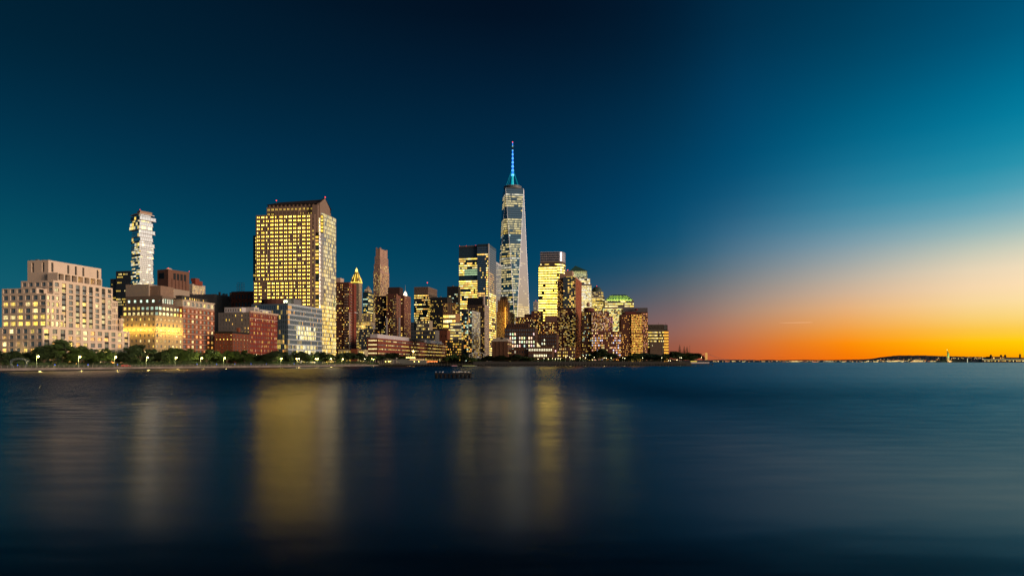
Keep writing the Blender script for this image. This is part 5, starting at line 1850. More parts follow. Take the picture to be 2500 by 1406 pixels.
# end office
B = Bld('corner_office', 'square office block with a louvred crown and orange lit side, last on the right', 'building', 1621, 930, 5, seed=59)
zt, zl = B.z(792), B.z(806)
B.block('wall', B.fx(1582.5), 0, 0, 24, 0, zl, mat('bronze_wall'), W(15, 11, .7, .42, lambda i, j, R: resid({10: .85, 9: .7, 8: .95, 7: .75, 6: .6}.get(j, .1), [YEL, PALE], .8, 2.2)(i, j, R)), None, par=.4)
B.block('orange_side', .02, B.fx(1632.5), .3, 22, 0, zl, mat('bronze_wall'), W(1, 11, .96, .55, lambda i, j, R: (1.5, .66, .07)), None)
B.block('crown', B.fx(1583), 0, .4, 24, zl + .02, zt, mat('olive_louvre', (.13, .11, .08)), W(18, 1, .5, .8, None, g=mat('louvre_dark', (.06, .045, .04))), None, par=.5)
B.block('crown_glass', .02, B.fx(1630), .6, 20, zl + .02, zt - .6, black, W(1, 1, .9, .8, None, g=blueglass), None)
B.block('annexe', B.fx(1586), B.fx(1616), -6, -.05, 0, B.z(835), mat('taupe_panel'), W(13, 10, .4, .4, lambda i, j, R: (2.2, 2.0, 1) if (i, j) == (2, 8) else None), None, par=.4)
B.box('annexe_trim', B.fx(1616), B.fx(1616) + .5, -6.3, -5.5, 0, B.z(835), mat('pale_fin'))
for k in (3, 6):
    B.box('antenna', B.fx(1590 + k * 6) - .12, B.fx(1590 + k * 6) + .12, 3, 3.2, zt - .5, zt + 3, black)

# ---------------------------------------------------------------- low dark block right of slim towers etc.
B = Bld('low_block', 'low dark office block with warm lit rooms left of the slim gridded tower', 'building', 1126, 730, 10, seed=60)
B.block('wall', B.fx(1088), 0, 0, 16, 0, B.z(829), mat('black_wall'), W(11, 7, .8, .5, resid(.45, [AMBER, WARM, GOLD], .2, 1.4), g=blueglass), None, par=.4)
# ---------------------------------------------------------------- trees
leafm = [mat('leaf_green', (.05, .09, .022), .7, var=.45, scale=.5, fine=1.5), mat('leaf_dark', (.028, .05, .02), .7, var=.45, scale=.5, fine=1.5)]
bark = mat('bark', (.09, .07, .05), .9)
RTREE = random.Random(21)


def crown_mesh(seed, wide, tall, nclump, nleaf, m, leaf=.42):
    """leaf clumps spread through an uneven crown 2*wide across, from 0 to tall"""
    R = random.Random(seed)
    mb = MB()
    lobes = [(R.uniform(-.5, .5) * wide, R.uniform(-.5, .5) * wide, tall * R.uniform(.3, .78), R.uniform(.38, .62)) for _ in range(7)]
    for c in range(nclump):
        lx, ly, lz, lr = R.choice(lobes)
        th, ph = R.uniform(0, 2 * pi), math.acos(R.uniform(-.75, 1))
        rr = lr * R.uniform(.65, 1.05)
        cx, cy, cz = lx + wide * rr * sin(ph) * cos(th), ly + wide * rr * sin(ph) * sin(th), lz + tall * .42 * rr * cos(ph) * 1.15
        cr = R.uniform(.6, 1.25) * wide * .16
        for q in range(nleaf):
            d = Vector((R.gauss(0, 1), R.gauss(0, 1), R.gauss(0, .7)))
            p = Vector((cx, cy, cz)) + d * cr * .6
            a = Vector((R.uniform(-1, 1), R.uniform(-1, 1), R.uniform(-.6, .6))).normalized()
            b = a.orthogonal().normalized()
            s = leaf * R.uniform(.6, 1.25)
            i = len(mb.v)
            for v in (p - a * s, p + b * s * .55, p + a * s, p - b * s * .55):
                mb.v.append((v.x, v.y, v.z))
            mb.f.append([i, i + 1, i + 2, i + 3])
            mb.m.append(mb.mi(m))
            mb.g.append((0, 0, 0))
    return mb.mesh('crown')


def trunk_mesh(seed, h, hc, wide):
    R = random.Random(seed)
    mb = MB()
    r = .16 + .018 * (h + hc)
    mb.tube((0, 0, -.2), (R.uniform(-.15, .15), R.uniform(-.15, .15), h), r, r * .75, bark, 7)
    for k in range(5):
        a = 2 * pi * k / 5 + R.uniform(-.4, .4)
        p = (wide * .55 * cos(a), wide * .55 * sin(a), h + hc * R.uniform(.35, .6))
        mb.tube((0, 0, h * R.uniform(.8, .98)), p, r * .5, r * .16, bark, 5)
    mb.tube((0, 0, h * .97), (R.uniform(-.4, .4), R.uniform(-.4, .4), h + hc * .7), r * .7, r * .2, bark, 5)
    return mb.mesh('trunk')


TREE = []
for k in range(6):
    # unit kind: crown 10 m across, 8 m tall, trunk 3 m
    TREE.append((crown_mesh(300 + k, 5.0, 8.0, 62, 58, leafm[k % 2]), trunk_mesh(300 + k, 3.2, 6.0, 5.0)))


def tree(px, ptop, wpx, Y, label, gz, group, k=None):
    k = RTREE.randrange(6) if k is None else k
    X = (px - CX) / F * Y
    H = CAMZ + (HY - ptop) / F * Y - gz
    Wd = wpx / F * Y * 1.4
    root = empty('leafy_tree', (X, Y, gz), RTREE.uniform(0, 6.28), label, 'tree', group)
    sz = H / 10.2
    sxy = Wd / 10.6
    c = bpy.data.objects.new('crown', TREE[k][0])
    C.objects.link(c)
    c.parent = root
    low = gz > 3
    c.location = (0, 0, (.1 if low else 1.5) * sz)
    c.scale = (sxy, sxy, sz * (1.27 if low else 1.09))
    t = bpy.data.objects.new('trunk', TREE[k][1])
    C.objects.link(t)
    t.parent = root
    t.scale = ((sxy + sz) / 2 * .8, (sxy + sz) / 2 * .8, sz)
    return root


gL, gR_ = 'trees along the left promenade', 'trees on the right esplanade'
for px, pt, w, off, lab in [
    (2, 848, 44, 14, 'leafy tree cut by the left picture edge'),
    (34, 858, 40, 22, 'low tree behind the grey truss sculpture'),
    (66, 862, 40, 30, 'low tree between the truss sculpture and the first lamp'),
    (108, 852, 52, 20, 'spreading tree just right of the first promenade lamp'),
    (152, 829, 92, 26, 'largest tree, broad and tall, before the pale stepped house'),
    (196, 850, 48, 20, 'tree right of the largest tree behind the second lamp'),
    (226, 866, 34, 34, 'low dark tree left of the gap before the pale house'),
    (252, 851, 52, 18, 'round tree before the lower steps of the pale house'),
    (283, 856, 40, 30, 'tree at the third lamp before the south steps'),
    (310, 861, 36, 16, 'small tree at the meeting of pale house and beige house'),
    (340, 842, 56, 20, 'tall tree before the left front of the beige house'),
    (374, 862, 36, 30, 'low tree under the corner of the beige house'),
    (396, 858, 34, 18, 'small tree before the right face of the beige house'),
    (428, 841, 50, 22, 'tall tree where beige house and orange brick house meet'),
    (458, 850, 44, 16, 'tree before the left part of the orange brick house'),
    (478, 860, 32, 30, 'low tree before the middle of the orange brick house'),
    (504, 853, 46, 20, 'tree before the right end of the orange brick house'),
    (530, 862, 34, 28, 'low tree left of the low rust brick house'),
    (554, 849, 46, 18, 'tall dark tree before the low rust brick house'),
    (578, 864, 30, 30, 'low tree under the corner of the low rust brick house'),
    (597, 855, 38, 16, 'tree before the grey side wall foot'),
    (622, 866, 30, 30, 'low tree before the deep red brick house'),
    (640, 862, 40, 22, 'wide tree before the middle of the deep red brick house'),
    (668, 861, 40, 16, 'wide tree before the right end of the deep red brick house'),
    (690, 866, 32, 30, 'low tree before the dark glass front corner'),
    (708, 862, 34, 18, 'tree at the left corner of the glass office'),
    (733, 858, 34, 24, 'tree before the lit lower storeys of the glass office'),
    (754, 866, 28, 16, 'low tree before the middle of the glass office'),
    (772, 861, 28, 22, 'upright tree before the right end of the glass office'),
    (789, 860, 24, 28, 'narrow upright tree at the foot of the curved glass side'),
    (803, 864, 24, 14, 'narrow tree left of the last double lamp group'),
    (822, 860, 30, 22, 'round dark tree before the lit pavilion'),
    (850, 861, 38, 18, 'wide dark tree before the brick pier of the pavilion'),
    (878, 862, 38, 24, 'wide tree before the corner of the long brick college'),
    (900, 866, 28, 14, 'low tree under the college columns'),
    (926, 866, 26, 22, 'low tree left of the restaurant barge'),
]:
    tree(px, pt, w, shore_y(px) + off, lab, GZ, gL)
rows2 = ['the truss sculpture', 'the first lamp', 'the largest tree', 'the pale stepped house', 'the south steps', 'the beige house', 'the orange brick house', 'the rust brick house', 'the deep red house', 'the glass office', 'the curved glass side']
for k in range(33):
    px = 10 + k * 24.5 + RTREE.uniform(-5, 5)
    tree(px, RTREE.uniform(857, 866), RTREE.uniform(26, 36), shore_y(px) + RTREE.uniform(33, 44), '%s dark tree of the back row near %s' % (['left', 'middle', 'right'][k % 3], rows2[k // 3]), GZ, gL)
for px, pt, w, off, lab in [
    (958, 862, 40, 40, 'tree before the long college left of the barge canopy'),
    (985, 863, 34, 48, 'dark tree between the college and the barge canopy'),
    (1092, 866, 26, 40, 'low tree right of the restaurant barge'),
    (1112, 864, 30, 44, 'tree left of the slim gridded tower foot'),
    (1133, 865, 30, 36, 'lit green tree left of the white footbridge'),
    (1160, 870, 30, 22, 'low tree under the white footbridge'),
    (1184, 866, 32, 26, 'dark tree at the right end of the white footbridge'),
    (1212, 866, 36, 22, 'dark tree before the barrel roofed hall'),
    (1240, 870, 36, 26, 'low dark tree at the corner of the barrel roofed hall'),
    (1264, 865, 36, 20, 'dark tree before the small gabled hall'),
    (1288, 868, 32, 26, 'dark tree left of the lit annexe'),
    (1300, 872, 26, 18, 'small tree at the left end of the row of esplanade lamps'),
]:
    tree(px, pt, w, 648 + off * .6, lab, QZ if px > 1180 else 2.0, gR_)
for px, pt, w, off, lab in [
    (1328, 874, 18, 12, 'small reddish lit tree under the lit annexe'),
    (1344, 873, 18, 14, 'small tree in the row of lamps below the brick terrace'),
    (1370, 872, 20, 16, 'small tree before the brick terrace'),
    (1416, 873, 18, 12, 'small tree at the foot of the tall red brick tower'),
    (1449, 866, 32, 22, 'dark tree left of the big dome shaped one before the gridded tower'),
    (1468, 853, 46, 24, 'big dome shaped dark tree before the gridded brick tower'),
    (1496, 863, 34, 16, 'round dark tree before the right part of the gridded brick tower'),
    (1516, 868, 28, 14, 'low lit tree between the gridded and the warm brick towers'),
    (1548, 862, 40, 20, 'wide dark tree before the warm brick tower'),
    (1572, 859, 42, 24, 'wide dark tree before the pink lit tower edge'),
    (1600, 862, 40, 20, 'wide dark tree before the last office block'),
    (1624, 866, 32, 12, 'tree right below the orange lit side'),
    (1645, 858, 40, 20, 'large dark tree right of the last office block'),
    (1666, 857, 40, 26, 'large dark tree under the three conifers'),
    (1684, 866, 28, 14, 'low dark tree near the thin flagpole'),
    (1700, 863, 30, 18, 'last round dark tree before the lit pier house'),
]:
    tree(px, pt, w, 655 + off, lab, QZ, gR_)

# low planting under the trees
R = random.Random(31)
mb = MB()
for side in (0, 1):
    for q in range(15000 if side == 0 else 7000):
        if side == 0:
            px = R.uniform(-30, 925)
            Y = shore_y(px) + R.choice([R.uniform(13, 17), R.uniform(24, 34)])
            X, z0, hh = (px - CX) / F * Y, GZ, 3.4
        else:
            X, z0, hh = R.uniform(-36, 172), QZ, 2.0
            Y = 655 + R.uniform(4, 16) + (X + 38) * .05
        hgt = hh * (.45 + .55 * (sin(X * .21) * .5 + .5)) * R.random() ** .6
        p = Vector((X, Y, z0 + hgt))
        a = Vector((R.uniform(-1, 1), R.uniform(-1, 1), R.uniform(-.6, .6))).normalized()
        b = a.orthogonal().normalized()
        s = R.uniform(.3, .7)
        i = len(mb.v)
        for v in (p - a * s, p + b * s * .6, p + a * s, p - b * s * .6):
            mb.v.append((v.x, v.y, v.z))
        mb.f.append([i, i + 1, i + 2, i + 3])
        mb.m.append(mb.mi(leafm[1]))
        mb.g.append((0, 0, 0))
tag(mb.obj('low_planting'), kind='stuff')

# three conifers
cm = []
for k in range(2):
    R = random.Random(70 + k)
    mb = MB()
    for tier in range(14):
        t = tier / 13
        z = .14 + .84 * t
        rad = .36 * (1 - t) + .02
        n = max(5, int(16 * (1 - t) + 5))
        for q in range(n):
            a = 2 * pi * q / n + R.uniform(-.3, .3)
            rr = rad * R.uniform(.7, 1.15)
            p = Vector((0, 0, z + .03))
            e = Vector((rr * cos(a), rr * sin(a), z - .02 * R.uniform(.2, 1.4)))
            side = Vector((-sin(a), cos(a), 0)) * rad * .30
            mid = p.lerp(e, .6)
            i = len(mb.v)
            for v in (p, mid - side + Vector((0, 0, -.012)), e, mid + side + Vector((0, 0, -.012))):
                mb.v.append((v.x, v.y, v.z))
            mb.f.append([i, i + 1, i + 2, i + 3])
            mb.m.append(mb.mi(leafm[1]))
            mb.g.append((0, 0, 0))
    cm.append(mb.mesh('crown'))
mb = MB()
mb.tube((0, 0, 0), (0, 0, .98), .022, .004, bark, 6)
ctr = mb.mesh('trunk')
for k, (px, pt, lab) in enumerate([(1659.5, 841, 'tallest and leftmost of three dark pointed conifers'), (1670.5, 844, 'middle one of three dark pointed conifers'), (1677.5, 844.5, 'right one of three dark pointed conifers')]):
    Y = 695
    p = at(px, pt, Y)
    r = empty('conifer', (p.x, Y, QZ), k, lab, 'tree', 'three conifers on the esplanade')
    H = p.z - QZ
    for nm, me in (('crown', cm[k % 2]), ('trunk', ctr)):
        o = bpy.data.objects.new(nm, me)
        C.objects.link(o)
        o.parent = r
        o.scale = (H * .95, H * .95, H)
p = at(1684, 845, 690)
fp = empty('flagpole', (p.x, 690, QZ), 0, 'thin bare pole right of the three conifers', 'pole')
mb = MB()
mb.tube((0, 0, 0), (0, 0, p.z - QZ), .3, .1, mat('grey_timber'), 6)
mb.obj('pole', fp)
mb = MB()
mb.lathe(0, 0, [(.05, p.z - QZ), (.3, p.z - QZ + .2), (.05, p.z - QZ + .45)], mat('grey_timber'), 8)
mb.obj('finial', fp)

# ---------------------------------------------------------------- street lamps
post_m = mat('pale_green_post', (.13, .17, .15), .5)
glob = emit('lamp_globe', (1.0, .70, .18), 55)
globw = emit('lamp_globe_white', (1.0, .86, .5), 22)


def globe_mesh(m, r=.36):
    mb = MB()
    mb.lathe(0, 0, [(r * .2, -r * .9), (r * .8, -r * .5), (r, 0), (r * .8, r * .5), (r * .2, r * .9)], m, 10)
    return mb.mesh('globe')


GM = {'a': globe_mesh(glob, .34), 'b': globe_mesh(emit('lamp_globe_small', (1.0, .84, .45), 9), .24), 's': globe_mesh(globw, .26)}


def lamp(px, plamp, Y, gz, label, group, double=False, arm=.8, power=420, big=True, pole_extra=1.2, key='a'):
    p = at(px, plamp, Y)
    h = p.z - gz
    r = empty('street_lamp', (p.x, Y, gz), 0, label, 'street lamp', group)
    mb = MB()
    mb.tube((0, 0, 0), (0, 0, .6), .22, .16, post_m, 8)
    mb.tube((0, 0, .6), (0, 0, h + (pole_extra if not double else .1)), .12, .07, post_m, 6)
    mb.obj('post', r)
    for s in ((-1, 1) if double else (1,)):
        mb = MB()
        mb.tube((0, 0, h + .55), (s * arm, 0, h + .5), .05, .05, post_m, 5)
        arm_o = mb.obj('arm', r)
        g = bpy.data.objects.new('globe', GM[key])
        C.objects.link(g)
        g.parent = arm_o
        g.location = (s * arm, 0, h)
        if power:
            l = bpy.data.lights.new('lamp_light', 'POINT')
            l.energy = power
            l.color = (1, .78, .26)
            l.shadow_soft_size = .25
            o = bpy.data.objects.new('lamp_light', l)
            C.objects.link(o)
            o.parent = r
            o.location = (s * arm, 0, h - .75)
    return r


gl1 = 'single lamps along the left promenade'
ords = ['first', 'second', 'third', 'fourth', 'fifth', 'sixth', 'seventh', 'eighth', 'ninth', 'tenth']
singles = [(89.5, 870, 1), (191.5, 871, 1), (279.5, 871.5, .6), (357, 872.5, 1), (427.5, 873, 1), (489.8, 874, 1), (545.8, 874, 1), (684.5, 875.3, 1), (805.8, 876, 1), (834.5, 876.6, .6)]
for k, (px, pl, pw) in enumerate(singles):
    Y = shore_y(px) + 5
    lamp(px, pl, Y, GZ, '%s single armed promenade lamp from the left, pale post, lit yellow' % ords[k], gl1, power=3600 * pw)
for px, pl, lab in [(727, 875.8, 'two globe lamp before the lit storeys of the glass office'), (773.6, 876, 'two globe lamp before the right end of the glass office'), (910, 876, 'two globe lamp at the corner of the long college')]:
    lamp(px, pl, shore_y(px) + 5, GZ, lab, 'two globe lamps', True, .9, 1800)
back = [(36, 867, 'behind the truss sculpture'), (25, 859.5, 'at the far left between tree tops'), (212, 864, 'left of the low gap by the pale house'), (256, 857, 'over the trees at the south steps'), (352, 860, 'over the trees of the beige house'), (395, 871, 'low before the beige house'), (446, 863.5, 'left over the orange brick house trees'), (465.5, 862.5, 'right over the orange brick house trees'), (578, 874.5, 'low before the rust brick house'), (588.5, 865, 'left one of three by the grey side wall'), (599.5, 863.5, 'middle one of three by the grey side wall'), (607.5, 864.5, 'brightest by the grey side wall'), (600, 868.7, 'just below the middle one by the grey side wall'), (624.5, 866, 'right one at the deep red house'), (614.7, 873.3, 'low one under the deep red house'), (645.7, 875, 'low before the middle of the deep red house'), (737.5, 869, 'before the lit glass office storeys'), (883, 876.2, 'left one under the college corner'), (889.5, 876, 'right one under the college corner'), (963.5, 866, 'over the tree left of the barge')]
for k, (px, pl, lab) in enumerate(back):
    lamp(px, pl, shore_y(px) + 46, GZ, 'small roadside lamp shining %s' % lab, 'small roadside lamps behind the promenade trees', power=700 if k % 3 == 0 else 0, key='s', arm=.6)
right = [(1313, 876), (1327, 875), (1338, 875.5), (1348, 875), (1355, 875.5), (1361.5, 875.5), (1367.5, 875.8), (1380.5, 872), (1390, 871.5), (1393.5, 874.5), (1415, 873), (1423.5, 869), (1428.5, 873), (1450, 872), (1474, 873.5), (1479, 874), (1491, 873.5), (1519.5, 873), (1524.5, 873.8), (1568, 873.3), (1614.6, 873), (1631, 880), (1636, 880), (1659, 873), (1663, 873), (1711.5, 872.5), (1652, 878.5)]
marks = ['at the left end of the esplanade lamp row', 'left under the lit annexe', 'under the middle of the lit annexe', 'under the right part of the lit annexe', 'under the left of the brick terrace', 'left of middle under the brick terrace', 'under the middle of the brick terrace', 'bright and taller under the brick terrace', 'tallest under the right of the brick terrace', 'just below the tallest by the brick terrace', 'at the foot of the red brick tower', 'high at the right corner of the red brick tower', 'low at the right corner of the red brick tower', 'before the dark foot of the gridded tower', 'left of a close pair under the gridded tower', 'right of a close pair under the gridded tower', 'alone under the right of the gridded tower', 'left of a pair before the warm tower', 'right of a pair before the warm tower', 'alone before the dark tower trees', 'under the last office block', 'low on the quay, left of two', 'low on the quay, right of two', 'left of two under the conifers', 'right of two under the conifers', 'last and brightest beside the pier house', 'low on the quay under the conifers']
for k, ((px, pl), lab) in enumerate(zip(right, marks)):
    lamp(px, pl, 650 + (k % 3) * 3, QZ, 'esplanade lamp %s' % lab, 'lamps on the right esplanade', power=(420 if k % 2 == 0 else 0), key='b', arm=.4, pole_extra=.4)

# blue help points
bl = emit('blue_help_light', (.02, .12, 1.0), 3)
for px, lab in [(43, 'under the truss sculpture'), (134, 'under the largest tree'), (215, 'right of the second lamp'), (287, 'right of the third lamp'), (481, 'left of the sixth lamp'), (529, 'left of the seventh lamp'), (573, 'under the low rust brick house'), (613, 'under the deep red brick house'), (650, 'left of the eighth lamp'), (718, 'left of the first two globe lamp')]:
    Y = shore_y(px) + 3.0
    X = (px - CX) / F * Y
    r = empty('help_point', (X, Y, GZ), 0, 'blue lit call post on the promenade %s' % lab, 'call post', 'blue lit call posts')
    mb = MB()
    mb.box(-.12, .12, -.1, .1, 0, 1.25, mat('roof_metal'))
    mb.obj('post', r)
    mb = MB()
    mb.lathe(0, 0, [(.04, 1.25), (.13, 1.33), (.14, 1.45), (.04, 1.58)], bl, 8)
    mb.obj('blue_lamp', r)

# ---------------------------------------------------------------- railing along the left promenade
rm_ = mat('rail_steel', (.26, .24, .22), .5)
pm = MB()
pm.box(-.06, .06, -.06, .06, 0, 1.12, rm_)
pmesh = pm.mesh('post')
names = ['at the far left, before the truss sculpture and largest tree', 'before the south steps and the beige house', 'before the two orange and rust brick houses', 'before the deep red house and the glass office', 'before the curved glass tower and pavilion', 'before the long college corner']
for k, (pa, pb) in enumerate([(-60, 205), (205, 405), (405, 605), (605, 800), (800, 895)]):
    ya, yb = shore_y(pa) + .8, shore_y(pb) + .8
    a, b = Vector(((pa - CX) / F * ya, ya)), Vector(((pb - CX) / F * yb, yb))
    d = (b - a).normalized()
    L = (b - a).length
    r = empty('railing', (a.x, a.y, GZ + .12), atan2(d.y, d.x), 'steel promenade railing %s' % names[k], 'railing', 'promenade railings')
    for z in (1.06, .72, .38):
        mb = MB()
        mb.box(0, L, -.03, .03, z, z + .055, rm_)
        mb.obj('rail', r)
    n = int(L / 2.6)
    for i in range(n + 1):
        o = bpy.data.objects.new('post', pmesh)
        C.objects.link(o)
        o.parent = r
        o.location = (L * i / n, 0, 0)

# ---------------------------------------------------------------- truss sculpture
Y = shore_y(48) + 7
p = at(48, 895, Y)
r = empty('truss_sculpture', (p.x, Y, GZ), .15, 'grey steel lattice gantry bent like an animal back on the far left promenade', 'sculpture')
sm = mat('blue_grey_steel', (.10, .13, .15), .5)


def lattice(r, name, P, s, n):
    mb = MB()
    for k in range(n):
        t0, t1 = k / n, (k + 1) / n
        A, B2 = P(t0), P(t1)
        for (u, v) in ((-s, -s), (s, -s), (s, s), (-s, s)):
            o1 = Vector((0, u, v))
            mb.tube(A + o1, B2 + o1, .06, .06, sm, 4)
        o1, o2 = Vector((0, -s, -s)), Vector((0, -s, s))
        mb.tube(A + o1, B2 + o2, .045, .045, sm, 4)
        mb.tube(A + o2, A + o1, .045, .045, sm, 4)
        o1, o2 = Vector((0, s, -s)), Vector((0, s, s))
        mb.tube(A + o2, B2 + o1, .045, .045, sm, 4)
        mb.tube(A + o2, A + o1, .045, .045, sm, 4)
        mb.tube(A + Vector((0, -s, s)), A + Vector((0, s, s)), .045, .045, sm, 4)
    o = mb.obj(name, r)
    return o


lattice(r, 'back_truss', lambda t: Vector((-3.6 + 7.8 * t, 0, 3.2 + 1.0 * sin(pi * min(1, t * 1.1)))), .38, 10)
for x, tx in ((-3.6, -2.8), (3.0, 2.2)):
    for s in (-.5, .5):
        lattice(r, 'leg', lambda t, x=x, tx=tx, s=s: Vector((tx + (x - tx) * min(1, t * 1.6) if t < .6 else x - (x - tx) * (t - .6), s, 0.2 + 3.0 * t)), .13, 5)

# ---------------------------------------------------------------- parked cars behind the promenade
for px, col, off, lab in [(308, (.3, .02, .02), 4, 'small red utility cart on the promenade right of the third lamp'), (368, (.05, .05, .06), 30, 'dark parked car with red tail lights right of the fourth lamp'), (384, (.12, .02, .02), 31, 'dark red parked car with tail lights before the beige house'), (586, (.06, .06, .07), 30, 'dark parked car with tail lights before the grey side wall'), (672, (.3, .3, .32), 30, 'silver parked car under the right end of the deep red house'), (690, (.05, .05, .06), 31, 'dark parked car with tail lights at the glass office corner')]:
    Y = shore_y(px) + off
    X = (px - CX) / F * Y
    r = empty('parked_car', (X, Y, GZ), .35, lab, 'car', 'parked cars by the promenade')
    cm_ = mat('car_paint_%d' % px, col, .35, var=.03)
    mb = MB()
    prof = [(-2.1, .3), (2.1, .3), (2.15, .75), (1.9, .95), (1.15, 1.0), (.55, 1.42), (-1.1, 1.45), (-1.75, 1.0), (-2.15, .9)]
    for i in range(len(prof)):
        a, b = prof[i], prof[(i + 1) % len(prof)]
        mb.poly([(a[0], -.85, a[1]), (b[0], -.85, b[1]), (b[0], .85, b[1]), (a[0], .85, a[1])], cm_)
    mb.poly([(q[0], -.85, q[1]) for q in prof], cm_)
    mb.poly([(q[0], .85, q[1]) for q in prof][::-1], cm_)
    mb.obj('body', r)
    for x in (-1.3, 1.3):
        for s in (-.8, .8):
            mb = MB()
            mb.tube((x, s - .1, .33), (x, s + .1, .33), .33, .33, black, 10)
            mb.obj('wheel', r)
    mb = MB()
    mb.poly([(-1.0, -.86, 1.02), (.9, -.86, 1.02), (.5, -.86, 1.36), (-.95, -.86, 1.38)], blueglass)
    mb.obj('side_window', r)
    for s in (-.6, .6):
        mb = MB()
        mb.box(-2.25, -2.13, s - .2, s + .2, .7, .88, emit('tail_light', (1, .04, .02), 5))
        mb.obj('tail_light', r)

# ---------------------------------------------------------------- restaurant barge and its pier
pd = empty('pier_deck', (0, 0, 0), 0, 'dark low timber pier deck on piles carrying the restaurant barge', 'pier')
tim = mat('dark_timber', (.04, .034, .028), .8)
xa, xb = at(925, 0, 615).x, at(1184, 0, 640).x
mb = MB()
mb.box(xa, xb, 612, 690, .9, 1.8, tim)
mb.obj('deck', pd)
for k in range(36):
    mb = MB()
    x = xa + 1 + (xb - xa - 2) * k / 35
    mb.tube((x, 611.6, -1), (x, 611.6, 2.7), .22, .2, mat('grey_timber'), 6)
    mb.obj('pile', pd)
for k in range(2):
    mb = MB()
    mb.box(xa, xb, 611.9, 612, 2.3 + .45 * k, 2.36 + .45 * k, mat('grey_timber'))
    mb.obj('rail', pd)
mb = MB()
mb.prism([(xa, 690), (xb, 690), (xb + 10, 720), (xb - 2, 800), (xa - 30, 800), (xa - 8, 700)][::1], -1, 1.95, asphalt)
tag(mb.obj('basin_ground'), kind='structure')

Y = 622
X = at(1005, 0, Y).x
r = empty('restaurant_barge', (X, Y, 1.8), 0, 'grey restaurant ship with warm canopy lights moored at the dark pier', 'boat')
hul = mat('hull_grey', (.13, .135, .13), .6)
mb = MB()
x0, x1 = at(975, 0, Y).x - X, at(1040, 0, Y).x - X
prof = [(x0 - 3.5, 4.4), (x0 + 3, 0), (x1, 0), (x1 + .5, 3.6), (x0 + 10, 3.9), (x0 + 2, 5.0)]
for s in (0, 7):
    mb.poly([(q[0], s, q[1]) for q in prof][::1 if s else -1], hul)
for i in range(len(prof)):
    a, b = prof[i], prof[(i + 1) % len(prof)]
    mb.poly([(a[0], 0, a[1]), (b[0], 0, b[1]), (b[0], 7, b[1]), (a[0], 7, a[1])], hul)
mb.obj('hull', r)
mb = MB()
mb.box(x0 + 10, x1 - 2, 1, 6, 3.9, 5.0, mat('white_cabin', (.5, .48, .44)))
mb.obj('cabin', r)
for k in range(9):
    x = x0 + 10.5 + k * (x1 - x0 - 13) / 8
    mb = MB()
    mb.box(x - .5, x + .5, .93, 1.0, 4.2, 4.8, emit('cabin_window', (1, .6, .2), .8))
    mb.obj('cabin_window', r)
cx0, cx1 = at(991, 0, Y).x - X, at(1014, 0, Y).x - X
mb = MB()
n = 5
for k in range(n):
    a, b = cx0 + (cx1 - cx0) * k / n, cx0 + (cx1 - cx0) * (k + 1) / n
    m_ = (a + b) / 2
    for (p, q) in ((a, m_), (m_, b)):
        zp_, zq = (6.6, 7.6) if p == a else (7.6, 6.6)
        mb.poly([(p, -.3, zp_), (q, -.3, zq), (q, 6, zq), (p, 6, zp_)], mat('canopy_cloth', (.55, .42, .22)))
mb.obj('canopy', r)
for k in range(n + 1):
    mb = MB()
    x = cx0 + (cx1 - cx0) * k / n
    mb.tube((x, 0, 4.6), (x, 0, 6.7), .06, .06, mat('white_steel'), 5)
    mb.obj('canopy_post', r)
for k in range(8):
    mb = MB()
    x = cx0 + (cx1 - cx0) * (k + .5) / 8
    mb.lathe(x, .2, [(.05, 6.0), (.24, 6.2), (.24, 6.4), (.05, 6.55)], emit('canopy_bulb', (1, .62, .2), 16), 8)
    mb.obj('canopy_lamp', r)
strip_light(type('q', (), {'root': r}), (cx0, 2), (cx1, 2), 4, 260, (1, .58, .16), 6.3)
mx_ = at(1008.5, 0, Y).x - X
mb = MB()
mb.tube((mx_, 1.5, 4), (mx_, 1.5, 12.6), .12, .08, mat('white_steel'), 6)
mb.obj('mast', r)
mb = MB()
mb.lathe(mx_, 1.5, [(.1, 11.2), (.7, 11.6), (.8, 12.2), (.6, 12.9), (.1, 13.3)], emit('mast_lantern', (1, .62, .18), 9), 10)
mb.obj('mast_lantern', r)
for px in (1012 - .3, 1022.4):
    mb = MB()
    x = at(px, 0, Y).x - X
    mb.lathe(x, -.12, [(.05, 2.0), (.3, 2.3), (.3, 2.8), (.05, 3.0)], emit('hull_lamp', (1, .75, .15), 9), 8)
    mb.obj('hull_lamp', r)
r2 = empty('dining_terrace', (at(1055, 0, Y).x, Y, 1.8), 0, 'timber terrace with strings of red orange bulbs right of the restaurant ship', 'terrace')
mb = MB()
mb.box(-5.5, 5, 0, 6, 0, .5, tim)
mb.obj('floor', r2)
for k in range(5):
    mb = MB()
    mb.tube((-5 + 2.4 * k, .2, .5), (-5 + 2.4 * k, .2, 3.6), .07, .07, mat('white_steel'), 5)
    mb.obj('post', r2)
for row, zz in ((0, 3.4), (1, 2.5)):
    for k in range(16):
        mb = MB()
        x = -5 + 10 * k / 15
        z = zz - .25 * sin(pi * ((k % 4) / 4))
        mb.lathe(x, .2, [(.03, z - .14), (.15, z), (.03, z + .14)], emit('string_bulb', (1, .28, .06), 9), 6)
        mb.obj('bulb', r2)
mb = MB()
mb.box(-6, 5.4, -.2, 6.4, 4.0, 4.2, mat('canopy_cloth'))
mb.obj('roof', r2)
B = Bld('kiosk', 'small low kiosk with two warm lamps left of the restaurant ship', 'kiosk', 955, 618, 4, z0=1.8, seed=61)
B.block('wall', B.fx(938), 0, 0, 7, 0, B.z(877), mat('olive_panel', (.13, .12, .08)), W(5, 1, .5, .4, resid(.4, [WARM], .3, .8)), None, par=.2)
m2 = MB()
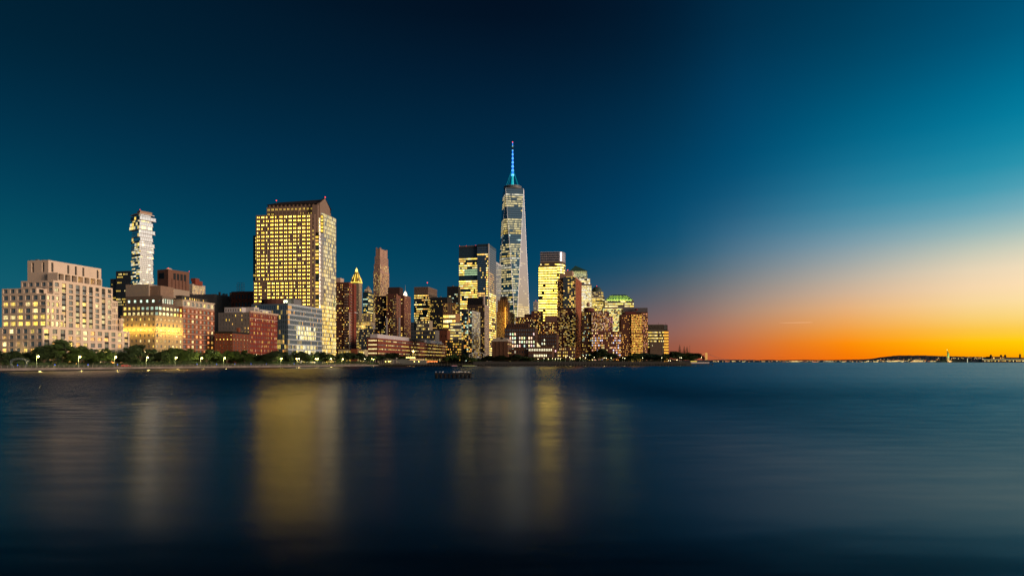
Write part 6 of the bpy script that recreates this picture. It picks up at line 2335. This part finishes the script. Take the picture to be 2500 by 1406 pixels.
m2.box(B.fx(937), .4, -.5, 7.4, B.z(877) + .02, B.z(877) + .25, mat('grey_roof', (.10, .09, .085)))
m2.obj('roof', B.root)
for px in (941.5, 949):
    m2 = MB()
    x = B.fx(px)
    m2.lathe(x, -.3, [(.05, 2.2), (.32, 2.5), (.32, 2.9), (.05, 3.1)], emit('hull_lamp', (1, .75, .15), 9), 8)
    m2.obj('wall_lamp', B.root)
# seawall light strips, put on two made-up low hulls
for px0, px1, Y, col, lab in [(1105, 1120, 620, (1, .35, .4), 'low made-up hull carrying a pink light streak by the pier'), (1131, 1166, 622, (.75, .75, .2), 'long low made-up hull carrying the yellow seawall light strip')]:
    xa_, xb_ = at(px0, 0, Y).x, at(px1, 0, Y).x
    r = empty('streak_hull', ((xa_ + xb_) / 2, 609.5, 0), 0, lab, 'boat')
    w = (xb_ - xa_) / 2
    mb = MB()
    mb.prism([(-w, -.8), (w * .8, -.8), (w, 0), (w * .8, .8), (-w, .8)], -.3, .65, hul)
    mb.obj('hull', r)
    mb = MB()
    mb.box(-w * .95, w * .75, -.86, -.80, .5, .64, emit('streak_light_%d' % px0, col, .9))
    mb.obj('streak_light', r)

# pier house at the right end
Y = 668
X = at(1700, 0, Y).x
r = empty('pier_house', (X, Y, 2.2), 0, 'low pale pier shed with a golden lit eave at the right end of the esplanade', 'building')
mb = MB()
xa_, xb_ = at(1655, 0, Y).x - X, at(1742, 0, Y).x - X
mb.box(xa_, xb_, 0, 12, -.4, .3, tim)
mb.obj('pier_deck', r)
for k in range(9):
    mb = MB()
    x = xa_ + 1 + (xb_ - xa_ - 2) * k / 8
    mb.tube((x, .4, -3.5), (x, .4, -.4), .3, .3, mat('grey_timber'), 6)
    mb.obj('pile', r)
mb = MB()
mb.box(xa_ + .5, xb_ - 4, 1, 9, .3, 2.0, mat('lilac_white_panel'))
mb.obj('wall', r)
mb = MB()
x2, x3 = at(1686, 0, Y).x - X, at(1702, 0, Y).x - X
mb.box(x2, x3, .55, .9, 2.15, 2.55, emit('eave_light', (1, .72, .1), 1.8))
mb.obj('eave_light', r)
mb = MB()
mb.prism([(xa_, .4), (xb_ - 3.5, .4), (xb_ - 3.5, 9.6), (xa_, 9.6)], 2.02, 2.1, mat('grey_roof'))
mb.obj('roof', r)

# ---------------------------------------------------------------- ruined pier with gulls
Y = 168
X0, X1 = at(1061, 0, Y).x, at(1152, 0, Y).x
r = empty('ruined_pier', ((X0 + X1) / 2, Y, 0), .03, 'short black ruined pier stub on clustered piles, far from the shore', 'pier')
tar = mat('tarred_timber', (.012, .011, .012), .8, var=.5, scale=1.5)
hw = (X1 - X0) / 2
for k in range(9):
    x = -hw + .55 + (2 * hw - 1.1) * k / 8
    for q, (dx, dy) in enumerate(((-.28, 0), (.1, -.2), (.3, .25))):
        mb = MB()
        mb.tube((x + dx, dy, -1), (x + dx * .8, dy * .9, .95), .2, .18, tar, 7)
        mb.obj('pile', r)
R = random.Random(8)
for k in range(8):
    xa_ = -hw + 2 * hw * k / 8
    mb = MB()
    h = .95 + (0 if k not in (5, 6) else .06)
    mb.box(xa_ + .02, xa_ + 2 * hw / 8 - .02, -.45 - R.uniform(0, .1), .5, h, h + R.uniform(.28, .38), tar)
    mb.obj('cap_timber', r)
mb = MB()
for x, hh in ((-hw + 4.4, .35), (-hw + 5.2, .18)):
    mb.tube((x, 0, 1.2), (x + .05, 0, 1.3 + hh), .12, .08, tar, 6)
    mb.obj('stump', r)
    mb = MB()
gullm = mat('gull_white', (.75, .75, .74), .7, var=.05)
gullg = mat('gull_grey', (.38, .40, .42), .7, var=.05)


def gull():
    mb = MB()
    secs = [(-.26, .015, .03), (-.18, .05, .045), (-.06, .085, .05), (.07, .085, .07), (.15, .055, .12), (.19, .05, .17), (.23, .045, .19), (.27, .02, .185)]
    rings = []
    for x, rr, z in secs:
        rings.append([(x, rr * cos(2 * pi * i / 8), .17 + z + rr * sin(2 * pi * i / 8)) for i in range(8)])
    for a, b in zip(rings, rings[1:]):
        for i in range(8):
            j = (i + 1) % 8
            mb.poly([a[i], b[i], b[j], a[j]], gullm)
    mb.poly(rings[0], gullm)
    mb.poly(rings[-1][::-1], gullm)
    return mb


wing = MB()
for s in (-1, 1):
    wing.poly([(.1, s * .09, .27), (-.05, s * .105, .30), (-.30, s * .03, .215), (-.08, s * .1, .20)], gullg)
bill = MB()
bill.tube((.265, 0, .355), (.34, 0, .335), .016, .004, mat('bill_yellow', (.6, .4, .05)), 5)
leg = MB()
leg.tube((0, 0, 0), (0, 0, .16), .012, .012, mat('bill_yellow'), 4)
gm_, wm_, bm_, lm_ = gull().mesh('body'), wing.mesh('folded_wings'), bill.mesh('bill'), leg.mesh('leg')
spots = [(.035, 1.3, 'white gull standing alone at the left end of the ruined pier'), (.135, 1.3, 'second white gull from the left on the ruined pier'), (.218, 1.3, 'third white gull from the left on the ruined pier'), (.50, 1.28, 'gull crouching left of the middle group on the ruined pier'), (.53, 1.3, 'gull standing in the middle of the ruined pier'), (.60, 1.28, 'small gull just right of the middle of the ruined pier'), (.645, 1.3, 'gull left of the raised one on the ruined pier'), (.675, 1.36, 'raised gull right of middle on the ruined pier'), (.73, 1.34, 'gull right of the raised one on the ruined pier'), (.815, 1.32, 'left gull of the close pair near the right end'), (.838, 1.32, 'right gull of the close pair near the right end'), (.90, 1.3, 'second last gull toward the right end of the pier'), (.925, 1.3, 'last gull at the right end of the ruined pier')]
for k, (t, z, lab) in enumerate(spots):
    g = empty('gull', (X0 + (X1 - X0) * t, Y + R.uniform(-.1, .2), z - .02), R.uniform(0, 6.28), lab, 'bird', 'gulls on the ruined pier')
    g.scale = (1.25, 1.25, 1.25)
    for nm, me in (('body', gm_), ('folded_wings', wm_), ('bill', bm_)):
        o = bpy.data.objects.new(nm, me)
        C.objects.link(o)
        o.parent = g
    for s in (-.035, .035):
        o = bpy.data.objects.new('leg', lm_)
        C.objects.link(o)
        o.parent = g
        o.location = (0, s, 0)

# ---------------------------------------------------------------- far shore
hillm = mat('far_hill', (.022, .020, .030), .95, var=.3, scale=.002, fine=.02)
R = random.Random(77)
prof = [(1640, 879.5), (1740, 879), (1800, 878.5), (1850, 879), (1880, 878), (1905, 879), (1960, 878.2), (2020, 878.8), (2060, 878), (2100, 877.2), (2125, 876), (2150, 872), (2180, 868.5), (2200, 867.5), (2260, 867.5), (2290, 869), (2340, 870), (2400, 871.3), (2450, 872), (2500, 873), (2600, 874), (2760, 876)]


def py_hill(px):
    for (a, b), (c, d) in zip(prof, prof[1:]):
        if a <= px <= c:
            return b + (d - b) * (px - a) / (c - a)
    return 880


mb = MB()
Yh = 8000.0
cols = []
for k in range(0, 560):
    px = 1640 + k * 2
    top = at(px, py_hill(px) + R.uniform(-.5, .35), Yh).z
    x = (px - CX) / F
    cols.append([(x * (Yh - 900), Yh - 900, -2), (x * (Yh - 880), Yh - 880, 4 + R.uniform(0, 3)), (x * (Yh - 350), Yh - 350, top * .55 + R.uniform(-2, 3)), (x * Yh, Yh, top), (x * (Yh + 900), Yh + 900, -2)])
for a, b in zip(cols, cols[1:]):
    for i in range(4):
        mb.poly([a[i], b[i], b[i + 1], a[i + 1]], hillm)
tag(mb.obj('far_hills'), kind='structure')

# towns at the water's edge: small lit houses, far too many to count
mb = MB()
tl = [emit('town_warm', (1, .62, .18), 2.2), emit('town_yellow', (1, .80, .28), 2.6), emit('town_white', (1, .82, .4), 2.2), emit('town_red', (1, .32, .10), 2)]
hw_ = mat('town_wall', (.10, .085, .08))


def house(px, py, Y, w, h, m, dark=None):
    p = at(px, py, Y)
    mb.box(p.x - w / 2, p.x + w / 2, Y, Y + w, -1, p.z + h * .7, hw_)
    mb.box(p.x - w * .4, p.x + w * .4, Y - .6, Y - .1, p.z - h / 2, p.z + h / 2, m)


for k in range(210):
    px = R.choice([R.uniform(1750, 2110), R.uniform(2080, 2300), R.uniform(2140, 2300)])
    lim = py_hill(px)
    py = 883.4 - abs(R.gauss(0, .30)) * (882.2 - lim) if px > 2120 else R.uniform(880.8, 883.2)
    if py < lim + 2:
        continue
    house(px, py, Yh - 920, R.uniform(3, 6) * R.choice([1, 1, 1.6]), R.uniform(2.4, 4.2), R.choice(tl))
for a, b, py, m in [(1742, 1750, 882.3, 0), (1771, 1780, 882.2, 3), (1788, 1795, 881.5, 1), (1814, 1818, 883.5, 1), (1860, 1868, 882.4, 0), (1928, 1959, 881.8, 0), (1932, 1948, 882.6, 1), (1985, 1998, 883.4, 3), (2014, 2033, 882.2, 2), (2056, 2064, 884, 1), (2112, 2116, 883, 1), (2134, 2143, 883.3, 1), (2172, 2190, 882.5, 1), (2180, 2200, 881, 1), (2226, 2254, 882.6, 0), (2230, 2252, 881.6, 1), (2272, 2286, 882, 1)]:
    for q in range(int((b - a) / 3) + 1):
        house(a + q * 3 + R.uniform(-.5, .5), min(py, 883) + R.uniform(-.3, .2), Yh - 925, 9, 3.4, tl[m])
for k in range(30):
    px = R.uniform(2310, 2400)
    house(px, R.uniform(872.5, 877), Yh - 400, 5, 4, R.choice(tl))
tag(mb.obj('far_town_lights'), kind='stuff')

# island with the robed statue
mb = MB()
Yi = 4700.0
cols = []
for k in range(66):
    px = 2283 + k * 1.4
    t = k / 65
    top = at(px, 876.4 + R.uniform(-.6, .9) + (3.5 if t < .06 or t > .97 else 0) + (1.6 if t < .12 else 0), Yi).z
    x = (px - CX) / F
    cols.append([(x * (Yi - 60), Yi - 60, -1), (x * (Yi - 55), Yi - 55, 3), (x * Yi, Yi, top), (x * (Yi + 120), Yi + 120, top), (x * (Yi + 180), Yi + 180, -1)])
for a, b in zip(cols, cols[1:]):
    for i in range(4):
        mb.poly([a[i], b[i], b[i + 1], a[i + 1]], mat('island_wood', (.022, .026, .016)))
tag(mb.obj('wooded_island'), kind='structure')
px = 2305.5
X = (px - CX) / F * Yi
st = empty('robed_statue', (X, Yi - 40, 3), 0, 'green lit robed statue raising a lamp on a stone pedestal, on the far island', 'statue')
cop = mat('verdigris', (.16, .30, .16), .7)
ped = mat('pedestal_stone', (.34, .24, .14))
mb = MB()
mb.box(-17, 17, -17, 17, 0, 9, ped)
mb.obj('fort_base', st)
mb = MB()
mb.lathe(0, 0, [(12, 9), (11, 12), (9.5, 14), (8.5, 30), (9.6, 31), (9.6, 34)], ped, 4)
mb.obj('pedestal', st)
mb = MB()
mb.lathe(0, 0, [(6.8, 34), (6.2, 42), (5.3, 52), (5.6, 58), (5.0, 63), (2.0, 65.5), (1.6, 67), (2.5, 69), (2.6, 71.5), (1.6, 73.5), (.3, 74)], cop, 12)
mb.tube((-3.6, 0, 62), (-5.6, 0, 72), 2.0, 1.5, cop, 8)
mb.tube((-5.6, 0, 72), (-6.2, 0, 81), 1.5, 1.0, cop, 8)
mb.tube((3.6, -1, 61), (5.8, -2.4, 54), 1.9, 1.6, cop, 8)
mb.box(3.6, 6.8, -4.4, -3.2, 52, 59, cop)
for k in range(7):
    a = pi * k / 6
    mb.tube((2.2 * cos(a), 0, 72.5 + 1.6 * sin(a)), (4.6 * cos(a), 0, 72.5 + 4.6 * sin(a)), .3, .08, cop, 4)
mb.obj('figure', st)
mb = MB()
mb.lathe(-6.2, 0, [(1.0, 81), (2.0, 82), (1.8, 83.2)], cop, 8)
mb.obj('torch', st)
mb = MB()
mb.lathe(-6.2, 0, [(1.6, 83.3), (1.9, 85.5), (.3, 88.5)], emit('flame_light', (1, .75, .2), 3), 8)
mb.obj('flame', st)
for (dx, dz, e) in ((-16, 36, 26000), (16, 36, 26000), (0, 8, 16000)):
    l = bpy.data.lights.new('flood_light', 'POINT')
    l.energy = e * 1.5
    l.color = (.85, 1, .45) if dz > 10 else (1, .6, .25)
    l.shadow_soft_size = 1.5
    o = bpy.data.objects.new('flood_light', l)
    C.objects.link(o)
    o.parent = st
    o.location = (dx, -26, dz)
lp = empty('beacon_tower', (at(2362, 0, Yi - 70).x, Yi - 70, 0), 0, 'thin white lit harbour beacon near the end of the wooded island', 'beacon')
mb = MB()
mb.tube((0, 0, 0), (0, 0, 26), 1.6, 1.2, emit('beacon_white', (.9, .9, .6), .8), 8)
mb.obj('shaft', lp)
mb = MB()
mb.lathe(0, 0, [(1.8, 26), (1.8, 27.6), (.2, 29.4)], emit('beacon_white', (.9, .9, .6), .8), 8)
mb.obj('lantern', lp)

# great hall with four turrets on the right island
Yj = 4200.0
mb = MB()
cols = []
for k in range(64):
    px = 2372 + k * 6
    top = at(px, 877.6 + R.uniform(-.5, .8), Yj + 120).z
    x = (px - CX) / F
    cols.append([(x * (Yj - 30), Yj - 30, -1), (x * (Yj - 28), Yj - 28, 2.5), (x * (Yj + 60), Yj + 60, 3.5), (x * (Yj + 120), Yj + 120, top if k > 2 else 4), (x * (Yj + 200), Yj + 200, -1)])
for a, b in zip(cols, cols[1:]):
    for i in range(4):
        mb.poly([a[i], b[i], b[i + 1], a[i + 1]], mat('island_wood'))
tag(mb.obj('hall_island'), kind='structure')
B = Bld('great_hall', 'dark far hall with four corner turrets above a long lit roof line at far right', 'building', 2458, Yj + 40, 0, z0=2, seed=63)
dkh = mat('hall_brick', (.06, .035, .025))
xw0, xw1 = B.fx(2418), B.fx(2457)
B.block('hall', xw0, xw1, 0, 40, 0, B.z(870.3), dkh, W(7, 2, .5, .5, resid(.4, [WARM, AMBER], .5, 1.5)), None)
for px in (2420, 2425.5, 2450, 2455):
    x = B.fx(px)
    m2 = MB()
    m2.lathe(x, 4 if px in (2420, 2455) else 22, [(6, 0), (6, B.z(869)), (6.6, B.z(868.6)), (4.8, B.z(867)), (1.2, B.z(865.5)), (.3, B.z(864.5))], dkh, 8)
    m2.obj('turret', B.root)
B.block('long_wing', B.fx(2394), B.fx(2560), -14, -1, 0, B.z(878), dkh, W(60, 1, .5, .5, resid(.5, [PALE, WARM, YEL], .5, 1.8)), None)
m2 = MB()
m2.box(B.fx(2394), B.fx(2560), -14.6, -14.1, B.z(878) + .3, B.z(878) + 1.7, emit('eave_glow', (.9, .85, .4), .9))
m2.obj('lit_eave', B.root)
m2 = MB()
m2.lathe(B.fx(2499), 30, [(5, 0), (5, B.z(866)), (.5, B.z(863))], dkh, 8)
m2.obj('water_tower', B.root)

# far suspension bridge behind the pier house
Yb = 12500.0
px = 1724.5
X = (px - CX) / F * Yb
br = empty('suspension_bridge', (X, Yb, 0), 0, 'far suspension bridge with a golden lit tower behind the pier house', 'bridge')
bs = mat('bridge_steel', (.2, .2, .22), .6)
zt = at(0, 861.5, Yb).z
gl_b = emit('bridge_floodlit_glow', (1, .62, .14), .55)  # floodlighting of the tower put in as its own glow
for s in (-11, 11):
    mb = MB()
    mb.box(s - 5, s + 5, -6, 6, 0, zt, gl_b)
    mb.obj('tower_leg', br)
mb = MB()
mb.box(-16, 16, -5, 5, zt - 14, zt - 1, gl_b)
mb.obj('portal_beam', br)
dz = 40
mb = MB()
mb.box(-900, 900, -9, 9, dz, dz + 5, bs)
mb.obj('deck', br)
for s, ln in ((-1, 640), (1, 420)):
    mb = MB()
    pv_ = None
    for k in range(13):
        t = k / 12
        p = (s * ln * t, 0, dz + 6 + (zt - dz - 6) * (1 - t) ** 1.7)
        if pv_:
            mb.tube(pv_, p, 2.6, 2.6, bs if s > 0 else gl_b, 4)
        pv_ = p
    mb.obj('main_cable', br)

# short vapour trail low in the sunset
Yt = 24000.0
a, b = at(1903, 788, Yt), at(1985, 787, Yt)
mb = MB()
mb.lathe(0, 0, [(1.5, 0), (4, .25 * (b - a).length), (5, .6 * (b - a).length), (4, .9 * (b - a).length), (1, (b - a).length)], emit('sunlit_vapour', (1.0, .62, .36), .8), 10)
o = mb.obj('vapour_trail')
o.location = a
o.rotation_euler = (b - a).to_track_quat('Z', 'Y').to_euler()
tag(o, 'short thin white vapour trail low over the orange horizon', 'vapour trail')
